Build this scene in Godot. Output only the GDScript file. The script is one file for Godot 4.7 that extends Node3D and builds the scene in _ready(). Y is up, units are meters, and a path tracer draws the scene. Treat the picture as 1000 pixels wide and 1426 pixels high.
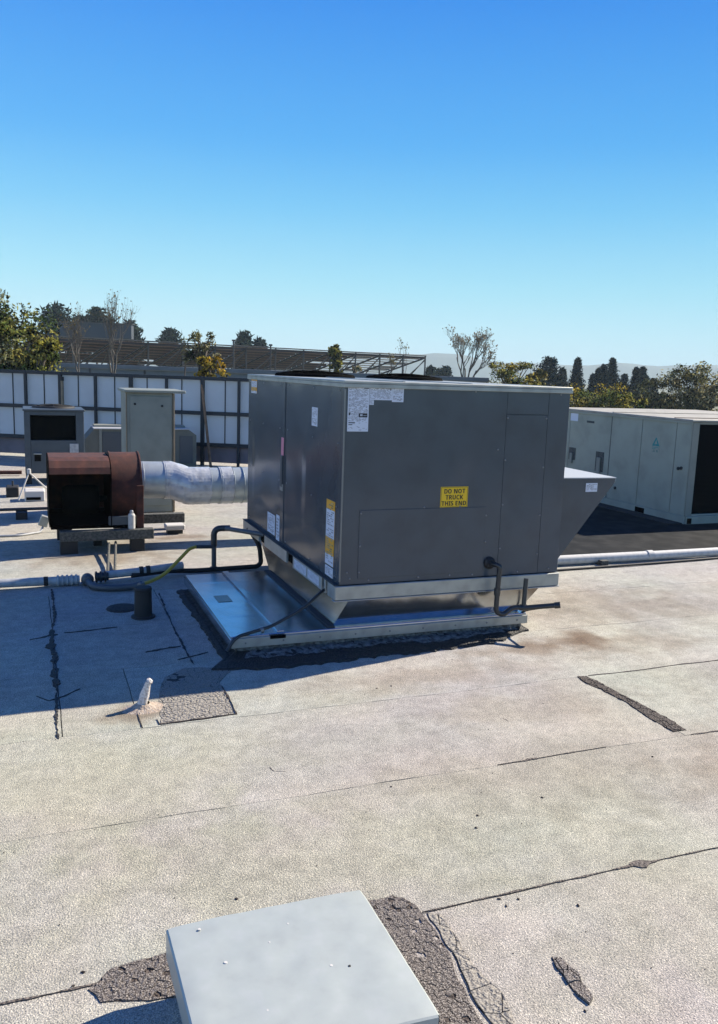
extends Node3D
# A flat commercial roof with packaged air conditioners on a clear morning.
# Frame of the roof: a runs along the front of the big unit, h is up, b runs away from the camera.

const YAW := 0.37612
const ORIGIN := Vector3(-0.11, 0.0, -5.202)
var rng := RandomNumberGenerator.new()
var mats := {}
var used := {}
var base_of := {}


# ------------------------------------------------------------------ mesh builder
class MB:
	var v := PackedVector3Array()
	var n := PackedVector3Array()
	var t := PackedVector2Array()
	var t2 := PackedVector2Array()
	var c := PackedColorArray()
	var col := Color.WHITE

	func tri(p: Vector3, q: Vector3, r: Vector3, np: Vector3, nq: Vector3, nr: Vector3, up := Vector2.ZERO, uq := Vector2.ZERO, ur := Vector2.ZERO) -> void:
		var g := (q - p).cross(r - p)
		if g.dot(np + nq + nr) > 0.0:
			v.append_array([p, r, q]); n.append_array([np, nr, nq]); t.append_array([up, ur, uq])
		else:
			v.append_array([p, q, r]); n.append_array([np, nq, nr]); t.append_array([up, uq, ur])
		c.append_array([col, col, col])

	func face(pts: Array, out: Vector3, uvs: Array = []) -> void:
		var nn := Vector3.ZERO
		for i in range(1, pts.size() - 1):
			nn += (pts[i] - pts[0]).cross(pts[i + 1] - pts[0])
		nn = nn.normalized()
		if nn.dot(out) < 0.0: nn = -nn
		for i in range(1, pts.size() - 1):
			if uvs.is_empty(): tri(pts[0], pts[i], pts[i + 1], nn, nn, nn)
			else: tri(pts[0], pts[i], pts[i + 1], nn, nn, nn, uvs[0], uvs[i], uvs[i + 1])

	func quad(p: Vector3, q: Vector3, r: Vector3, s: Vector3, np: Vector3, nq: Vector3, nr: Vector3, ns: Vector3) -> void:
		tri(p, q, r, np, nq, nr); tri(p, r, s, np, nr, ns)

	# chamfered box between two corners given as (a, h, b)
	func box(a0: float, a1: float, h0: float, h1: float, b0: float, b1: float, ch := 0.003) -> void:
		block(Vector3((a0 + a1) / 2, (h0 + h1) / 2, -(b0 + b1) / 2), Vector3(absf(a1 - a0), absf(h1 - h0), absf(b1 - b0)) / 2, Basis.IDENTITY, ch)

	func block(mid: Vector3, half: Vector3, turn := Basis.IDENTITY, ch := 0.003) -> void:
		ch = minf(ch, 0.45 * minf(half.x, minf(half.y, half.z)))
		var P := func(k: int, s: Vector3) -> Vector3:
			var q := Vector3(s.x * (half.x - (0.0 if k == 0 else ch)), s.y * (half.y - (0.0 if k == 1 else ch)), s.z * (half.z - (0.0 if k == 2 else ch)))
			return mid + turn * q
		for k in 3:
			var k1 := (k + 1) % 3
			var k2 := (k + 2) % 3
			for s in [-1.0, 1.0]:
				var ps := []
				for q in [[-1, -1], [1, -1], [1, 1], [-1, 1]]:
					var sg := Vector3.ZERO
					sg[k] = s; sg[k1] = q[0]; sg[k2] = q[1]
					ps.append(P.call(k, sg))
				var o := Vector3.ZERO
				o[k] = s
				face(ps, turn * o)
			if ch > 0.0:
				for s1 in [-1.0, 1.0]:
					for s2 in [-1.0, 1.0]:
						var e := Vector3.ZERO
						e[k] = -1; e[k1] = s1; e[k2] = s2
						var f := e
						f[k] = 1
						var o := Vector3.ZERO
						o[k1] = s1; o[k2] = s2
						face([P.call(k1, e), P.call(k1, f), P.call(k2, f), P.call(k2, e)], turn * o)
		if ch > 0.0:
			for x in [-1.0, 1.0]:
				for y in [-1.0, 1.0]:
					for z in [-1.0, 1.0]:
						var s := Vector3(x, y, z)
						face([P.call(0, s), P.call(1, s), P.call(2, s)], turn * s)

	# a solid between two parallel outlines (same count)
	func loft(lo: Array, hi: Array, lo_out: Vector3) -> void:
		var mid := Vector3.ZERO
		for p in lo + hi: mid += p
		mid /= lo.size() * 2
		face(lo, lo_out); face(hi, -lo_out)
		for i in lo.size():
			var j := (i + 1) % lo.size()
			var m: Vector3 = (lo[i] + lo[j] + hi[i] + hi[j]) / 4.0
			face([lo[i], lo[j], hi[j], hi[i]], m - mid)

	func tube(path: Array, r: float, seg := 10, r_end := -1.0, caps := true) -> void:
		var m := path.size()
		if r_end < 0.0: r_end = r
		var d0: Vector3 = (path[1] - path[0]).normalized()
		var x := d0.cross(Vector3.UP if absf(d0.y) < 0.9 else Vector3.RIGHT).normalized()
		var prev_p := []
		var prev_n := []
		for i in m:
			var d: Vector3 = ((path[mini(i + 1, m - 1)] as Vector3) - path[maxi(i - 1, 0)]).normalized()
			x = (x - d * x.dot(d)).normalized()
			var y := d.cross(x)
			var rr := lerpf(r, r_end, float(i) / (m - 1))
			var ps := []
			var ns := []
			for k in seg:
				var w := TAU * k / seg
				var o := x * cos(w) + y * sin(w)
				ns.append(o); ps.append(path[i] + o * rr)
			if i > 0:
				for k in seg:
					var j := (k + 1) % seg
					quad(prev_p[k], prev_p[j], ps[j], ps[k], prev_n[k], prev_n[j], ns[j], ns[k])
			if caps and (i == 0 or i == m - 1):
				face(ps, -d if i == 0 else d)
			prev_p = ps; prev_n = ns

	# profile of [radius, height along axis]; flat shading between rings that meet at an angle
	func lathe(at: Vector3, axis: Vector3, prof: Array, seg := 24) -> void:
		var d := axis.normalized()
		var x := d.cross(Vector3.UP if absf(d.y) < 0.9 else Vector3.RIGHT).normalized()
		var y := d.cross(x)
		for i in prof.size() - 1:
			var r0: float = prof[i][0]; var h0: float = prof[i][1]
			var r1: float = prof[i + 1][0]; var h1: float = prof[i + 1][1]
			var nd := Vector2(h1 - h0, r0 - r1).normalized()
			for k in seg:
				var w0 := TAU * k / seg
				var w1 := TAU * (k + 1) / seg
				var o0 := x * cos(w0) + y * sin(w0)
				var o1 := x * cos(w1) + y * sin(w1)
				var n0 := o0 * nd.x + d * nd.y
				var n1 := o1 * nd.x + d * nd.y
				var p := at + d * h0
				var q := at + d * h1
				if r0 > 0.0001: tri(p + o0 * r0, p + o1 * r0, q + o1 * r1, n0, n1, n1)
				if r1 > 0.0001: tri(p + o0 * r0, q + o1 * r1, q + o0 * r1, n0, n1, n0)

	func done() -> ArrayMesh:
		var arr := []
		arr.resize(Mesh.ARRAY_MAX)
		arr[Mesh.ARRAY_VERTEX] = v; arr[Mesh.ARRAY_NORMAL] = n; arr[Mesh.ARRAY_TEX_UV] = t; arr[Mesh.ARRAY_COLOR] = c
		if t2.size() == v.size(): arr[Mesh.ARRAY_TEX_UV2] = t2
		var m := ArrayMesh.new()
		m.add_surface_from_arrays(Mesh.PRIMITIVE_TRIANGLES, arr)
		return m


# ------------------------------------------------------------------ helpers
func L(a: float, h: float, b: float) -> Vector3: return Vector3(a, h, -b)

func W(a: float, h: float, b: float) -> Vector3: return ORIGIN + Basis(Vector3.UP, YAW) * Vector3(a, h, -b)

func arc(pts: Array, r: float, steps := 5) -> Array:
	# round the corners of a polyline
	var out := [pts[0]]
	for i in range(1, pts.size() - 1):
		var p: Vector3 = pts[i]
		var d0: Vector3 = pts[i - 1] - p
		var d1: Vector3 = pts[i + 1] - p
		var k := minf(r, 0.45 * minf(d0.length(), d1.length()))
		var s := p + d0.normalized() * k
		var e := p + d1.normalized() * k
		for j in steps + 1:
			var f := float(j) / steps
			out.append(s.lerp(p, f).lerp(p.lerp(e, f), f))
	out.append(pts[-1])
	return out

func numbered(called: String) -> String:
	var k: int = used.get(called, -1) + 1
	used[called] = k
	return called if k == 0 else "%s_%03d" % [called, k]

func tag(o: Node, label: String, category: String, group := "") -> void:
	o.set_meta("label", label); o.set_meta("category", category)
	if group: o.set_meta("group", group)

# a thing in the roof's frame, its base at (a, h, b)
func thing(called: String, label: String, category: String, base: Vector3, group := "") -> Node3D:
	var o := Node3D.new()
	o.name = numbered(called)
	add_child(o)
	o.position = W(base.x, base.y, base.z)
	o.rotation.y = YAW
	base_of[o] = L(base.x, base.y, base.z)
	tag(o, label, category, group)
	return o

# a thing in the world's frame
func thing_at(called: String, label: String, category: String, at: Vector3, turn := 0.0, group := "") -> Node3D:
	var o := Node3D.new()
	o.name = numbered(called)
	add_child(o)
	o.position = at
	o.rotation.y = turn
	base_of[o] = Vector3.ZERO
	tag(o, label, category, group)
	return o

func part(called: String, m, mat: Material, parent: Node, label := "", stuff := false) -> MeshInstance3D:
	var o := MeshInstance3D.new()
	var kin: Dictionary = parent.get_meta("_kin", {})
	kin[called] = kin.get(called, -1) + 1
	parent.set_meta("_kin", kin)
	o.name = called if kin[called] == 0 else "%s_%03d" % [called, kin[called]]
	o.mesh = m.done() if m is MB else m
	o.material_override = mat
	parent.add_child(o, true)
	if base_of.has(parent): o.position = -base_of[parent]
	if label: o.set_meta("label", label)
	if stuff: o.set_meta("kind", "stuff")
	return o

func boxes(called: String, list: Array, mat: Material, parent: Node, ch := 0.003, stuff := false) -> MeshInstance3D:
	var m := MB.new()
	for q in list: m.box(q[0], q[1], q[2], q[3], q[4], q[5], ch)
	return part(called, m, mat, parent, "", stuff)

func slab(called: String, a0: float, a1: float, h0: float, h1: float, b0: float, b1: float, mat: Material, parent: Node, ch := 0.003) -> MeshInstance3D:
	return boxes(called, [[a0, a1, h0, h1, b0, b1]], mat, parent, ch)

func pipe(called: String, pts: Array, r: float, mat: Material, parent: Node, bend := 0.05, seg := 12) -> MeshInstance3D:
	var m := MB.new()
	m.tube(arc(pts, bend), r, seg)
	return part(called, m, mat, parent)

func srgb(r: float, g: float, b: float) -> Color: return Color(r, g, b).linear_to_srgb()

func noise(sd: int, freq: float, oct := 4) -> FastNoiseLite:
	var f := FastNoiseLite.new()
	f.seed = sd; f.frequency = freq; f.fractal_octaves = oct
	f.noise_type = FastNoiseLite.TYPE_SIMPLEX_SMOOTH
	return f

# a seamless texture that runs through colours (linear) with the noise
func tint(sd: int, freq: float, cols: Array, size := 256, oct := 5, gain := 1.0) -> ImageTexture:
	var src := noise(sd, freq, oct).get_seamless_image(size, size)
	var data := src.get_data()
	var out := PackedByteArray()
	out.resize(size * size * 3)
	var lut := []
	for i in 256:
		var f := clampf(0.5 + (i / 255.0 - 0.5) * gain, 0.0, 1.0) * (cols.size() - 1)
		var k := mini(int(f), cols.size() - 2)
		var q: Color = cols[k].lerp(cols[k + 1], f - k).linear_to_srgb()
		lut.append([int(q.r * 255.0), int(q.g * 255.0), int(q.b * 255.0)])
	for i in size * size:
		var e: Array = lut[data[i]]
		out[i * 3] = e[0]; out[i * 3 + 1] = e[1]; out[i * 3 + 2] = e[2]
	var im := Image.create_from_data(size, size, false, Image.FORMAT_RGB8, out)
	return ImageTexture.create_from_image(im)

func bumps(sd: int, freq: float, size := 256, oct := 4, amount := 4.0) -> ImageTexture:
	var im := noise(sd, freq, oct).get_seamless_image(size, size)
	im.convert(Image.FORMAT_RGBA8)
	im.bump_map_to_normal_map(amount)
	return ImageTexture.create_from_image(im)

func mat(key: String, r: float, g: float, b: float, rough: float, metal := 0.0) -> StandardMaterial3D:
	var m := StandardMaterial3D.new()
	m.albedo_color = srgb(r, g, b)
	m.roughness = rough
	m.metallic = metal
	mats[key] = m
	return m

func skin(m: StandardMaterial3D, tex: Texture2D, scale: float, normal: Texture2D = null, depth := 0.3) -> StandardMaterial3D:
	m.uv1_triplanar = true
	m.uv1_scale = Vector3.ONE * scale
	if tex:
		m.albedo_texture = tex
		m.albedo_color = Color.WHITE
	if normal:
		m.normal_enabled = true
		m.normal_texture = normal
		m.normal_scale = depth
	return m

func lin(r: float, g: float, b: float) -> Color: return Color(r, g, b)

func make_materials() -> void:
	# vary() gives five tones around a base colour, so paint and metal carry faint grime
	var vary := func(r: float, g: float, b: float, k: float) -> Array:
		return [lin(r * (1 - k), g * (1 - k), b * (1 - k)), lin(r, g, b), lin(r * (1 + k * 0.5), g * (1 + k * 0.5), b * (1 + k * 0.5))]
	var wave := bumps(5, 0.006, 256, 2, 5.0)
	var grit := bumps(6, 0.09, 256, 3, 6.0)
	mats.wave = wave
	skin(mat("unit_paint", 0, 0, 0, 0.2), tint(11, 0.009, vary.call(0.056, 0.072, 0.088, 0.13), 512, 6, 1.3), 0.7, wave, 0.35)
	skin(mat("unit_paint_dark", 0, 0, 0, 0.4), tint(12, 0.02, vary.call(0.028, 0.036, 0.044, 0.15)), 1.2)
	skin(mat("galvanized", 0, 0, 0, 0.16, 0.95), tint(13, 0.03, vary.call(0.46, 0.48, 0.48, 0.12), 256, 5, 1.4), 1.3, wave, 0.16)
	skin(mat("zinc_pan", 0, 0, 0, 0.21, 0.95), tint(14, 0.02, vary.call(0.50, 0.55, 0.60, 0.10), 256, 5, 1.4), 1.1, wave, 0.12)
	skin(mat("weathered_zinc", 0, 0, 0, 0.38, 0.12), tint(15, 0.011, [lin(0.335, 0.365, 0.35), lin(0.355, 0.388, 0.37), lin(0.365, 0.40, 0.38), lin(0.385, 0.415, 0.40)], 512, 7, 1.3), 1.7, wave, 0.12)
	skin(mat("rail_metal", 0, 0, 0, 0.45, 0.5), tint(16, 0.02, vary.call(0.36, 0.37, 0.345, 0.16), 256, 6, 1.7), 1.2)
	skin(mat("beige_metal", 0, 0, 0, 0.5), tint(17, 0.02, vary.call(0.12, 0.125, 0.105, 0.12), 256, 5, 1.5), 0.7)
	skin(mat("cream_panel", 0, 0, 0, 0.5), tint(18, 0.015, vary.call(0.30, 0.315, 0.255, 0.14), 256, 5, 1.5), 0.6)
	skin(mat("cream_post", 0, 0, 0, 0.5), tint(18, 0.02, vary.call(0.22, 0.225, 0.19, 0.12)), 0.8)
	skin(mat("cream_roof", 0, 0, 0, 0.6), tint(19, 0.02, vary.call(0.30, 0.28, 0.235, 0.2), 256, 5, 1.5), 0.7)
	skin(mat("grey_cabinet", 0, 0, 0, 0.5), tint(20, 0.02, vary.call(0.05, 0.066, 0.08, 0.14), 256, 5, 1.4), 0.9)
	skin(mat("olive_cabinet", 0, 0, 0, 0.55), tint(21, 0.02, vary.call(0.20, 0.215, 0.185, 0.12), 256, 5, 1.4), 0.8)
	skin(mat("edge_tan", 0, 0, 0, 0.5), tint(21, 0.03, vary.call(0.2, 0.155, 0.1, 0.2)), 1.0)
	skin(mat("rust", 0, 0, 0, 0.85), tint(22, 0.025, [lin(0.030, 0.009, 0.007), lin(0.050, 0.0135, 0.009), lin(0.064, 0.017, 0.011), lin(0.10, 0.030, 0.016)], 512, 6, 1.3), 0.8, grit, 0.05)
	skin(mat("rust_shaded", 0, 0, 0, 0.8), tint(23, 0.03, [lin(0.003, 0.002, 0.002), lin(0.006, 0.0035, 0.003)]), 1.4, grit, 0.3)  # near-black rust: shade of the open hood put into its colour
	skin(mat("old_wood", 0, 0, 0, 0.85), tint(24, 0.05, [lin(0.04, 0.042, 0.04), lin(0.075, 0.077, 0.07), lin(0.11, 0.11, 0.10)], 256, 5, 1.6), 2.0, grit, 0.4)
	skin(mat("brown_wood", 0, 0, 0, 0.8), tint(25, 0.05, [lin(0.16, 0.09, 0.05), lin(0.27, 0.16, 0.09)], 256, 5, 1.6), 1.0)
	skin(mat("tar", 0, 0, 0, 0.7), tint(26, 0.06, [lin(0.006, 0.006, 0.006), lin(0.014, 0.013, 0.012), lin(0.03, 0.028, 0.026)], 256, 5, 1.6), 2.5, grit, 0.8)
	skin(mat("tar_crust", 0, 0, 0, 0.9), tint(27, 0.14, [lin(0.018, 0.013, 0.012), lin(0.075, 0.061, 0.056), lin(0.15, 0.132, 0.122), lin(0.30, 0.275, 0.25)], 512, 5, 2.4), 2.2, grit, 0.5)
	skin(mat("tar_crust_pale", 0, 0, 0, 0.9), tint(28, 0.12, [lin(0.13, 0.115, 0.10), lin(0.25, 0.23, 0.20), lin(0.33, 0.31, 0.27)], 512, 5, 2.2), 2.2, grit, 0.8)
	skin(mat("tar_brown", 0, 0, 0, 0.85), tint(29, 0.12, [lin(0.016, 0.011, 0.010), lin(0.05, 0.037, 0.032), lin(0.10, 0.08, 0.068)], 256, 5, 2.2), 3.0, grit, 1.0)
	skin(mat("silver_coat", 0, 0, 0, 0.6, 0.2), tint(30, 0.04, [lin(0.05, 0.05, 0.05), lin(0.14, 0.145, 0.145), lin(0.22, 0.225, 0.225)], 256, 5, 1.8), 2.0, grit, 0.5)
	skin(mat("white_sealant", 0, 0, 0, 0.6), tint(31, 0.05, [lin(0.35, 0.29, 0.25), lin(0.62, 0.57, 0.53), lin(0.78, 0.76, 0.74)], 256, 5, 1.6), 5.0, grit, 0.5)
	skin(mat("sealant_skirt", 0, 0, 0, 0.8), tint(32, 0.06, [lin(0.24, 0.18, 0.135), lin(0.36, 0.29, 0.23), lin(0.40, 0.35, 0.29)], 256, 5, 1.6), 3.0, grit, 0.5)
	skin(mat("grey_pipe", 0, 0, 0, 0.5), tint(33, 0.03, vary.call(0.36, 0.37, 0.38, 0.22), 256, 5, 1.6), 2.0)
	skin(mat("white_pipe", 0, 0, 0, 0.7), tint(34, 0.03, vary.call(0.46, 0.46, 0.45, 0.15), 256, 5, 1.6), 2.0)
	skin(mat("duct_metal", 0, 0, 0, 0.45, 0.5), tint(35, 0.03, vary.call(0.40, 0.45, 0.47, 0.12), 256, 5, 1.6), 1.2, wave, 0.2)
	skin(mat("foil_wrap", 0, 0, 0, 0.2, 0.1), tint(36, 0.02, vary.call(0.42, 0.44, 0.47, 0.25), 256, 4, 1.6), 2.0, bumps(7, 0.02, 256, 3, 10.0), 0.2)
	skin(mat("lap_tar", 0, 0, 0, 0.9), tint(45, 0.1, [lin(0.035, 0.028, 0.025), lin(0.09, 0.075, 0.066), lin(0.18, 0.155, 0.135)], 256, 5, 1.8), 3.0, grit, 0.6)
	skin(mat("smooth_dark", 0, 0, 0, 0.75), tint(46, 0.02, [lin(0.006, 0.008, 0.010), lin(0.012, 0.014, 0.016), lin(0.022, 0.023, 0.024)], 256, 5, 1.8), 0.6).metallic_specular = 0.2
	mat("sunlit_metal", 0.42, 0.43, 0.44, 0.4, 0.1)  # pale tone carries the sun's glare on hood top and cooler rim
	mat("black_pipe", 0.025, 0.027, 0.03, 0.35)
	mat("black_rubber", 0.012, 0.012, 0.013, 0.7)
	mat("dark_inside", 0.004, 0.004, 0.004, 0.9).metallic_specular = 0.1
	mats.rust_shaded.metallic_specular = 0.1
	mat("coil", 0.004, 0.005, 0.007, 0.7).metallic_specular = 0.1
	mat("blue_grey_pipe", 0.06, 0.07, 0.08, 0.45)
	mat("seam_dark", 0.03, 0.032, 0.035, 0.7)
	mat("screw_head", 0.2, 0.21, 0.22, 0.4, 0.7)
	mat("bright_edge", 0.34, 0.355, 0.36, 0.35, 0.6)
	mat("yellow_hose", 0.55, 0.38, 0.05, 0.45)
	mat("yellow_print", 0.80, 0.50, 0.01, 0.5)
	mat("black_print", 0.015, 0.013, 0.012, 0.6)
	mat("white_block", 0.5, 0.49, 0.47, 0.7)
	mat("pink_label", 0.62, 0.22, 0.3, 0.6)
	mat("frame_dark", 0.012, 0.018, 0.025, 0.6)
	skin(mat("kick_panel", 0, 0, 0, 0.7), tint(37, 0.02, vary.call(0.19, 0.155, 0.165, 0.2)), 0.5)
	var sh := skin(mat("screen_sheet", 0, 0, 0, 0.7), tint(38, 0.012, vary.call(0.50, 0.54, 0.58, 0.08)), 0.5)
	sh.backlight_enabled = true
	sh.backlight = srgb(0.58, 0.64, 0.71)
	skin(mat("far_concrete", 0, 0, 0, 0.9), tint(39, 0.02, vary.call(0.14, 0.155, 0.165, 0.2)), 0.2)
	skin(mat("far_plank", 0, 0, 0, 0.8), tint(40, 0.05, vary.call(0.085, 0.046, 0.028, 0.4)), 0.3)
	mat("far_riser", 0.028, 0.018, 0.016, 0.8)
	mat("far_steel", 0.035, 0.034, 0.035, 0.6)
	mat("far_box", 0.03, 0.04, 0.055, 0.7)
	skin(mat("bark", 0, 0, 0, 0.9), tint(41, 0.05, [lin(0.06, 0.05, 0.04), lin(0.14, 0.115, 0.09)]), 1.0)
	mat("pale_bark", 0.10, 0.085, 0.07, 0.9)
	skin(mat("terrain", 0, 0, 0, 1.0), tint(42, 0.02, [lin(0.06, 0.07, 0.035), lin(0.12, 0.12, 0.06), lin(0.18, 0.16, 0.1)]), 0.02)
	mat("hill", 0.09, 0.10, 0.07, 1.0)
	for k in [["leaf", 0.85], ["needle", 0.2]]:
		var m := mat(k[0], 1, 1, 1, 0.7)
		m.metallic_specular = 0.12
		m.vertex_color_use_as_albedo = true
		m.albedo_color = Color.WHITE
		m.backlight_enabled = true
		m.backlight = Color(k[1], k[1], k[1]).linear_to_srgb()
		m.cull_mode = BaseMaterial3D.CULL_DISABLED
	mats.print_a = paper(101, 96, 208, false)
	mats.print_b = paper(102, 160, 60, false)
	mats.print_c = paper(103, 40, 60, false)
	mats.print_d = paper(104, 40, 120, true)
	mats.print_e = paper(105, 64, 32, false)

# paper with lines of print too small to read
func paper(sd: int, w: int, h: int, warn: bool) -> StandardMaterial3D:
	var r := RandomNumberGenerator.new()
	r.seed = sd
	var im := Image.create(w, h, false, Image.FORMAT_RGB8)
	im.fill(Color(0.80, 0.82, 0.86))
	if warn:
		im.fill_rect(Rect2i(0, 0, w, h / 7), Color(0.86, 0.62, 0.08))
		im.fill_rect(Rect2i(0, int(h * 0.58), w, int(h * 0.26)), Color(0.86, 0.62, 0.1))
	var y := 4
	while y < h - 4:
		var x := 4
		while x < w - 8:
			var l := r.randi_range(3, 12)
			if r.randf() < 0.72 and not (h > 150 and y > h * 0.76 and r.randf() < 0.8):
				var g := r.randf_range(0.35, 0.62)
				im.fill_rect(Rect2i(x, y, mini(l, w - 4 - x), 2), Color(g, g, g * 1.05))
			x += l + 2
		y += 4
	if h > 150:
		im.fill_rect(Rect2i(int(w * 0.54), int(h * 0.60), int(w * 0.42), 18), Color(0.06, 0.06, 0.08))
		im.fill_rect(Rect2i(int(w * 0.60), int(h * 0.62), 12, 9), Color(0.7, 0.72, 0.75))
		im.fill_rect(Rect2i(int(w * 0.76), int(h * 0.635), 16, 4), Color(0.55, 0.57, 0.6))
		im.fill_rect(Rect2i(int(w * 0.76), 2, 22, 9), Color(0.2, 0.22, 0.28))
		im.fill_rect(Rect2i(5, int(h * 0.59), 7, 12), Color(0.2, 0.22, 0.25))
		im.fill_rect(Rect2i(5, int(h * 0.79), 30, 6), Color(0.4, 0.42, 0.45))
		im.fill_rect(Rect2i(5, int(h * 0.84), 18, 5), Color(0.4, 0.42, 0.45))
	var m := StandardMaterial3D.new()
	m.albedo_texture = ImageTexture.create_from_image(im)
	m.roughness = 0.55
	return m

# a sticker: a thin plate lying on a face. p = lower left corner, u and w its edges, o outward
func sticker(called: String, p: Vector3, u: Vector3, w: Vector3, o: Vector3, mt: Material, parent: Node, label := "") -> MeshInstance3D:
	var m := MB.new()
	var k := o.normalized() * 0.0022
	var f := [p + k, p + u + k, p + u + w + k, p + w + k]
	m.face(f, o, [Vector2(0, 1), Vector2(1, 1), Vector2(1, 0), Vector2(0, 0)])
	var g := [p + k * 0.2, p + u + k * 0.2, p + u + w + k * 0.2, p + w + k * 0.2]
	var mid := p + u * 0.5 + w * 0.5
	for i in 4:
		var j := (i + 1) % 4
		m.face([g[i], g[j], f[j], f[i]], (g[i] + g[j]) * 0.5 - mid, [Vector2(0.01, 0.01), Vector2(0.02, 0.01), Vector2(0.02, 0.02), Vector2(0.01, 0.02)])
	return part(called, m, mt, parent, label)

func screws(list: Array, o: Vector3, parent: Node, r := 0.006, mt: Material = null) -> void:
	var m := MB.new()
	for p in list: m.lathe(p, o, [[r, 0.0], [r, 0.003], [r * 0.6, 0.005], [0.0, 0.005]], 8)
	part("screw_heads", m, mt if mt else mats.screw_head, parent, "", true)


# ------------------------------------------------------------------ roof
var swell := FastNoiseLite.new()
var edge_noise := FastNoiseLite.new()

func ground_h(a: float, b: float) -> float: return swell.get_noise_2d(a * 10.0, b * 10.0) * 0.007

func seam_edge(row_b: float, a: float, side: float) -> float:
	# lap joints wander a little and open here and there
	var gap := 0.0009 + maxf(0.0, edge_noise.get_noise_2d(a * 14.0, row_b * 77.0)) * 0.0045
	return row_b + edge_noise.get_noise_2d(a * 6.0 + 900.0, row_b * 31.0) * 0.006 + side * gap

func roofing_sheet(a0: float, a1: float, b0: float, b1: float, mt: Material, parent: Node, sd: int) -> void:
	var fine := b0 < 3.0 and a0 < 6.0 and a1 > -4.0 and b1 > -4.5
	var na := maxi(2, int((a1 - a0) / (0.04 if fine else 0.4)))
	var nb := 8 if fine else 3
	var m := MB.new()
	var r := RandomNumberGenerator.new()
	r.seed = sd
	var shift := Vector2(r.randf(), r.randf())
	var grid := []
	for i in na + 1:
		var a := lerpf(a0, a1, float(i) / na)
		var lo := seam_edge(b0, a, 1.0)
		var hi := seam_edge(b1, a, -1.0)
		var row := []
		for j in nb + 1:
			var b := lerpf(lo, hi, float(j) / nb)
			var aa := a
			if i == 0: aa = a0 + 0.0025 + edge_noise.get_noise_2d(b * 30.0, a0 * 50.0) * 0.006
			if i == na: aa = a1 - 0.0025 + edge_noise.get_noise_2d(b * 30.0, a1 * 50.0) * 0.006
			row.append(L(aa, ground_h(aa, b), b))
		grid.append(row)
	var uv := func(p: Vector3) -> Vector2: return Vector2(p.x, p.z) / 1.3 + shift
	var add := func(p: Vector3, q: Vector3, s: Vector3, nn: Array) -> void:
		m.tri(p, q, s, nn[0], nn[1], nn[2], uv.call(p), uv.call(q), uv.call(s))
	var nrm := func(p: Vector3) -> Vector3:
		var e := 0.05
		return Vector3(ground_h(p.x - e, -p.z) - ground_h(p.x + e, -p.z), 2 * e, ground_h(p.x, -p.z + e) - ground_h(p.x, -p.z - e)).normalized()
	for i in na:
		for j in nb:
			var p: Vector3 = grid[i][j]
			var q: Vector3 = grid[i + 1][j]
			var s: Vector3 = grid[i + 1][j + 1]
			var t: Vector3 = grid[i][j + 1]
			var ns := [nrm.call(p), nrm.call(q), nrm.call(s), nrm.call(t)]
			add.call(p, q, s, [ns[0], ns[1], ns[2]])
			add.call(p, s, t, [ns[0], ns[2], ns[3]])
	var dn := Vector3(0, -0.012, 0)
	for i in na:
		m.face([grid[i][0], grid[i + 1][0], grid[i + 1][0] + dn, grid[i][0] + dn], Vector3(0, 0, 1))
		m.face([grid[i][nb], grid[i + 1][nb], grid[i + 1][nb] + dn, grid[i][nb] + dn], Vector3(0, 0, -1))
	for j in nb:
		m.face([grid[0][j], grid[0][j + 1], grid[0][j + 1] + dn, grid[0][j] + dn], Vector3(-1, 0, 0))
		m.face([grid[na][j], grid[na][j + 1], grid[na][j + 1] + dn, grid[na][j] + dn], Vector3(1, 0, 0))
	for p in m.v: m.t2.append(Vector2((p.x + 8.0) / 20.0, (p.z + 14.0) / 20.0))
	part("roofing_sheet", m, mt, parent)

func granules() -> ImageTexture:
	# mineral granules: each texel about 1.3 mm, pale and dark grains
	var size := 1024
	var r := RandomNumberGenerator.new()
	r.seed = 77
	var raw := PackedFloat32Array()
	raw.resize(size * size)
	for i in size * size: raw[i] = r.randf()
	var cloud := noise(78, 0.012, 4).get_seamless_image(size, size).get_data()
	var fleck := noise(79, 0.16, 2).get_seamless_image(size, size).get_data()
	var out := PackedByteArray()
	out.resize(size * size * 3)
	for y in size:
		var y1 := ((y + 1) % size) * size
		var y0 := y * size
		for x in size:
			var x1 := (x + 1) % size
			var k := (raw[y0 + x] + raw[y0 + x1] + raw[y1 + x] + raw[y1 + x1]) * 0.25
			var f := fleck[y0 + x] / 255.0
			var s := 0.735 + (k - 0.5) * 0.66 + (f - 0.5) * 0.26 + (cloud[y0 + x] / 255.0 - 0.5) * 0.10
			s = clampf(s, 0.12, 1.0)
			var hue := raw[y1 + x1] - 0.5
			out[(y0 + x) * 3] = int(clampf(s * (0.868 + hue * 0.05), 0, 1) * 255.0)
			out[(y0 + x) * 3 + 1] = int(clampf(s * 0.858, 0, 1) * 255.0)
			out[(y0 + x) * 3 + 2] = int(clampf(s * (0.822 - hue * 0.05), 0, 1) * 255.0)
	return ImageTexture.create_from_image(Image.create_from_data(size, size, false, Image.FORMAT_RGB8, out))

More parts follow.
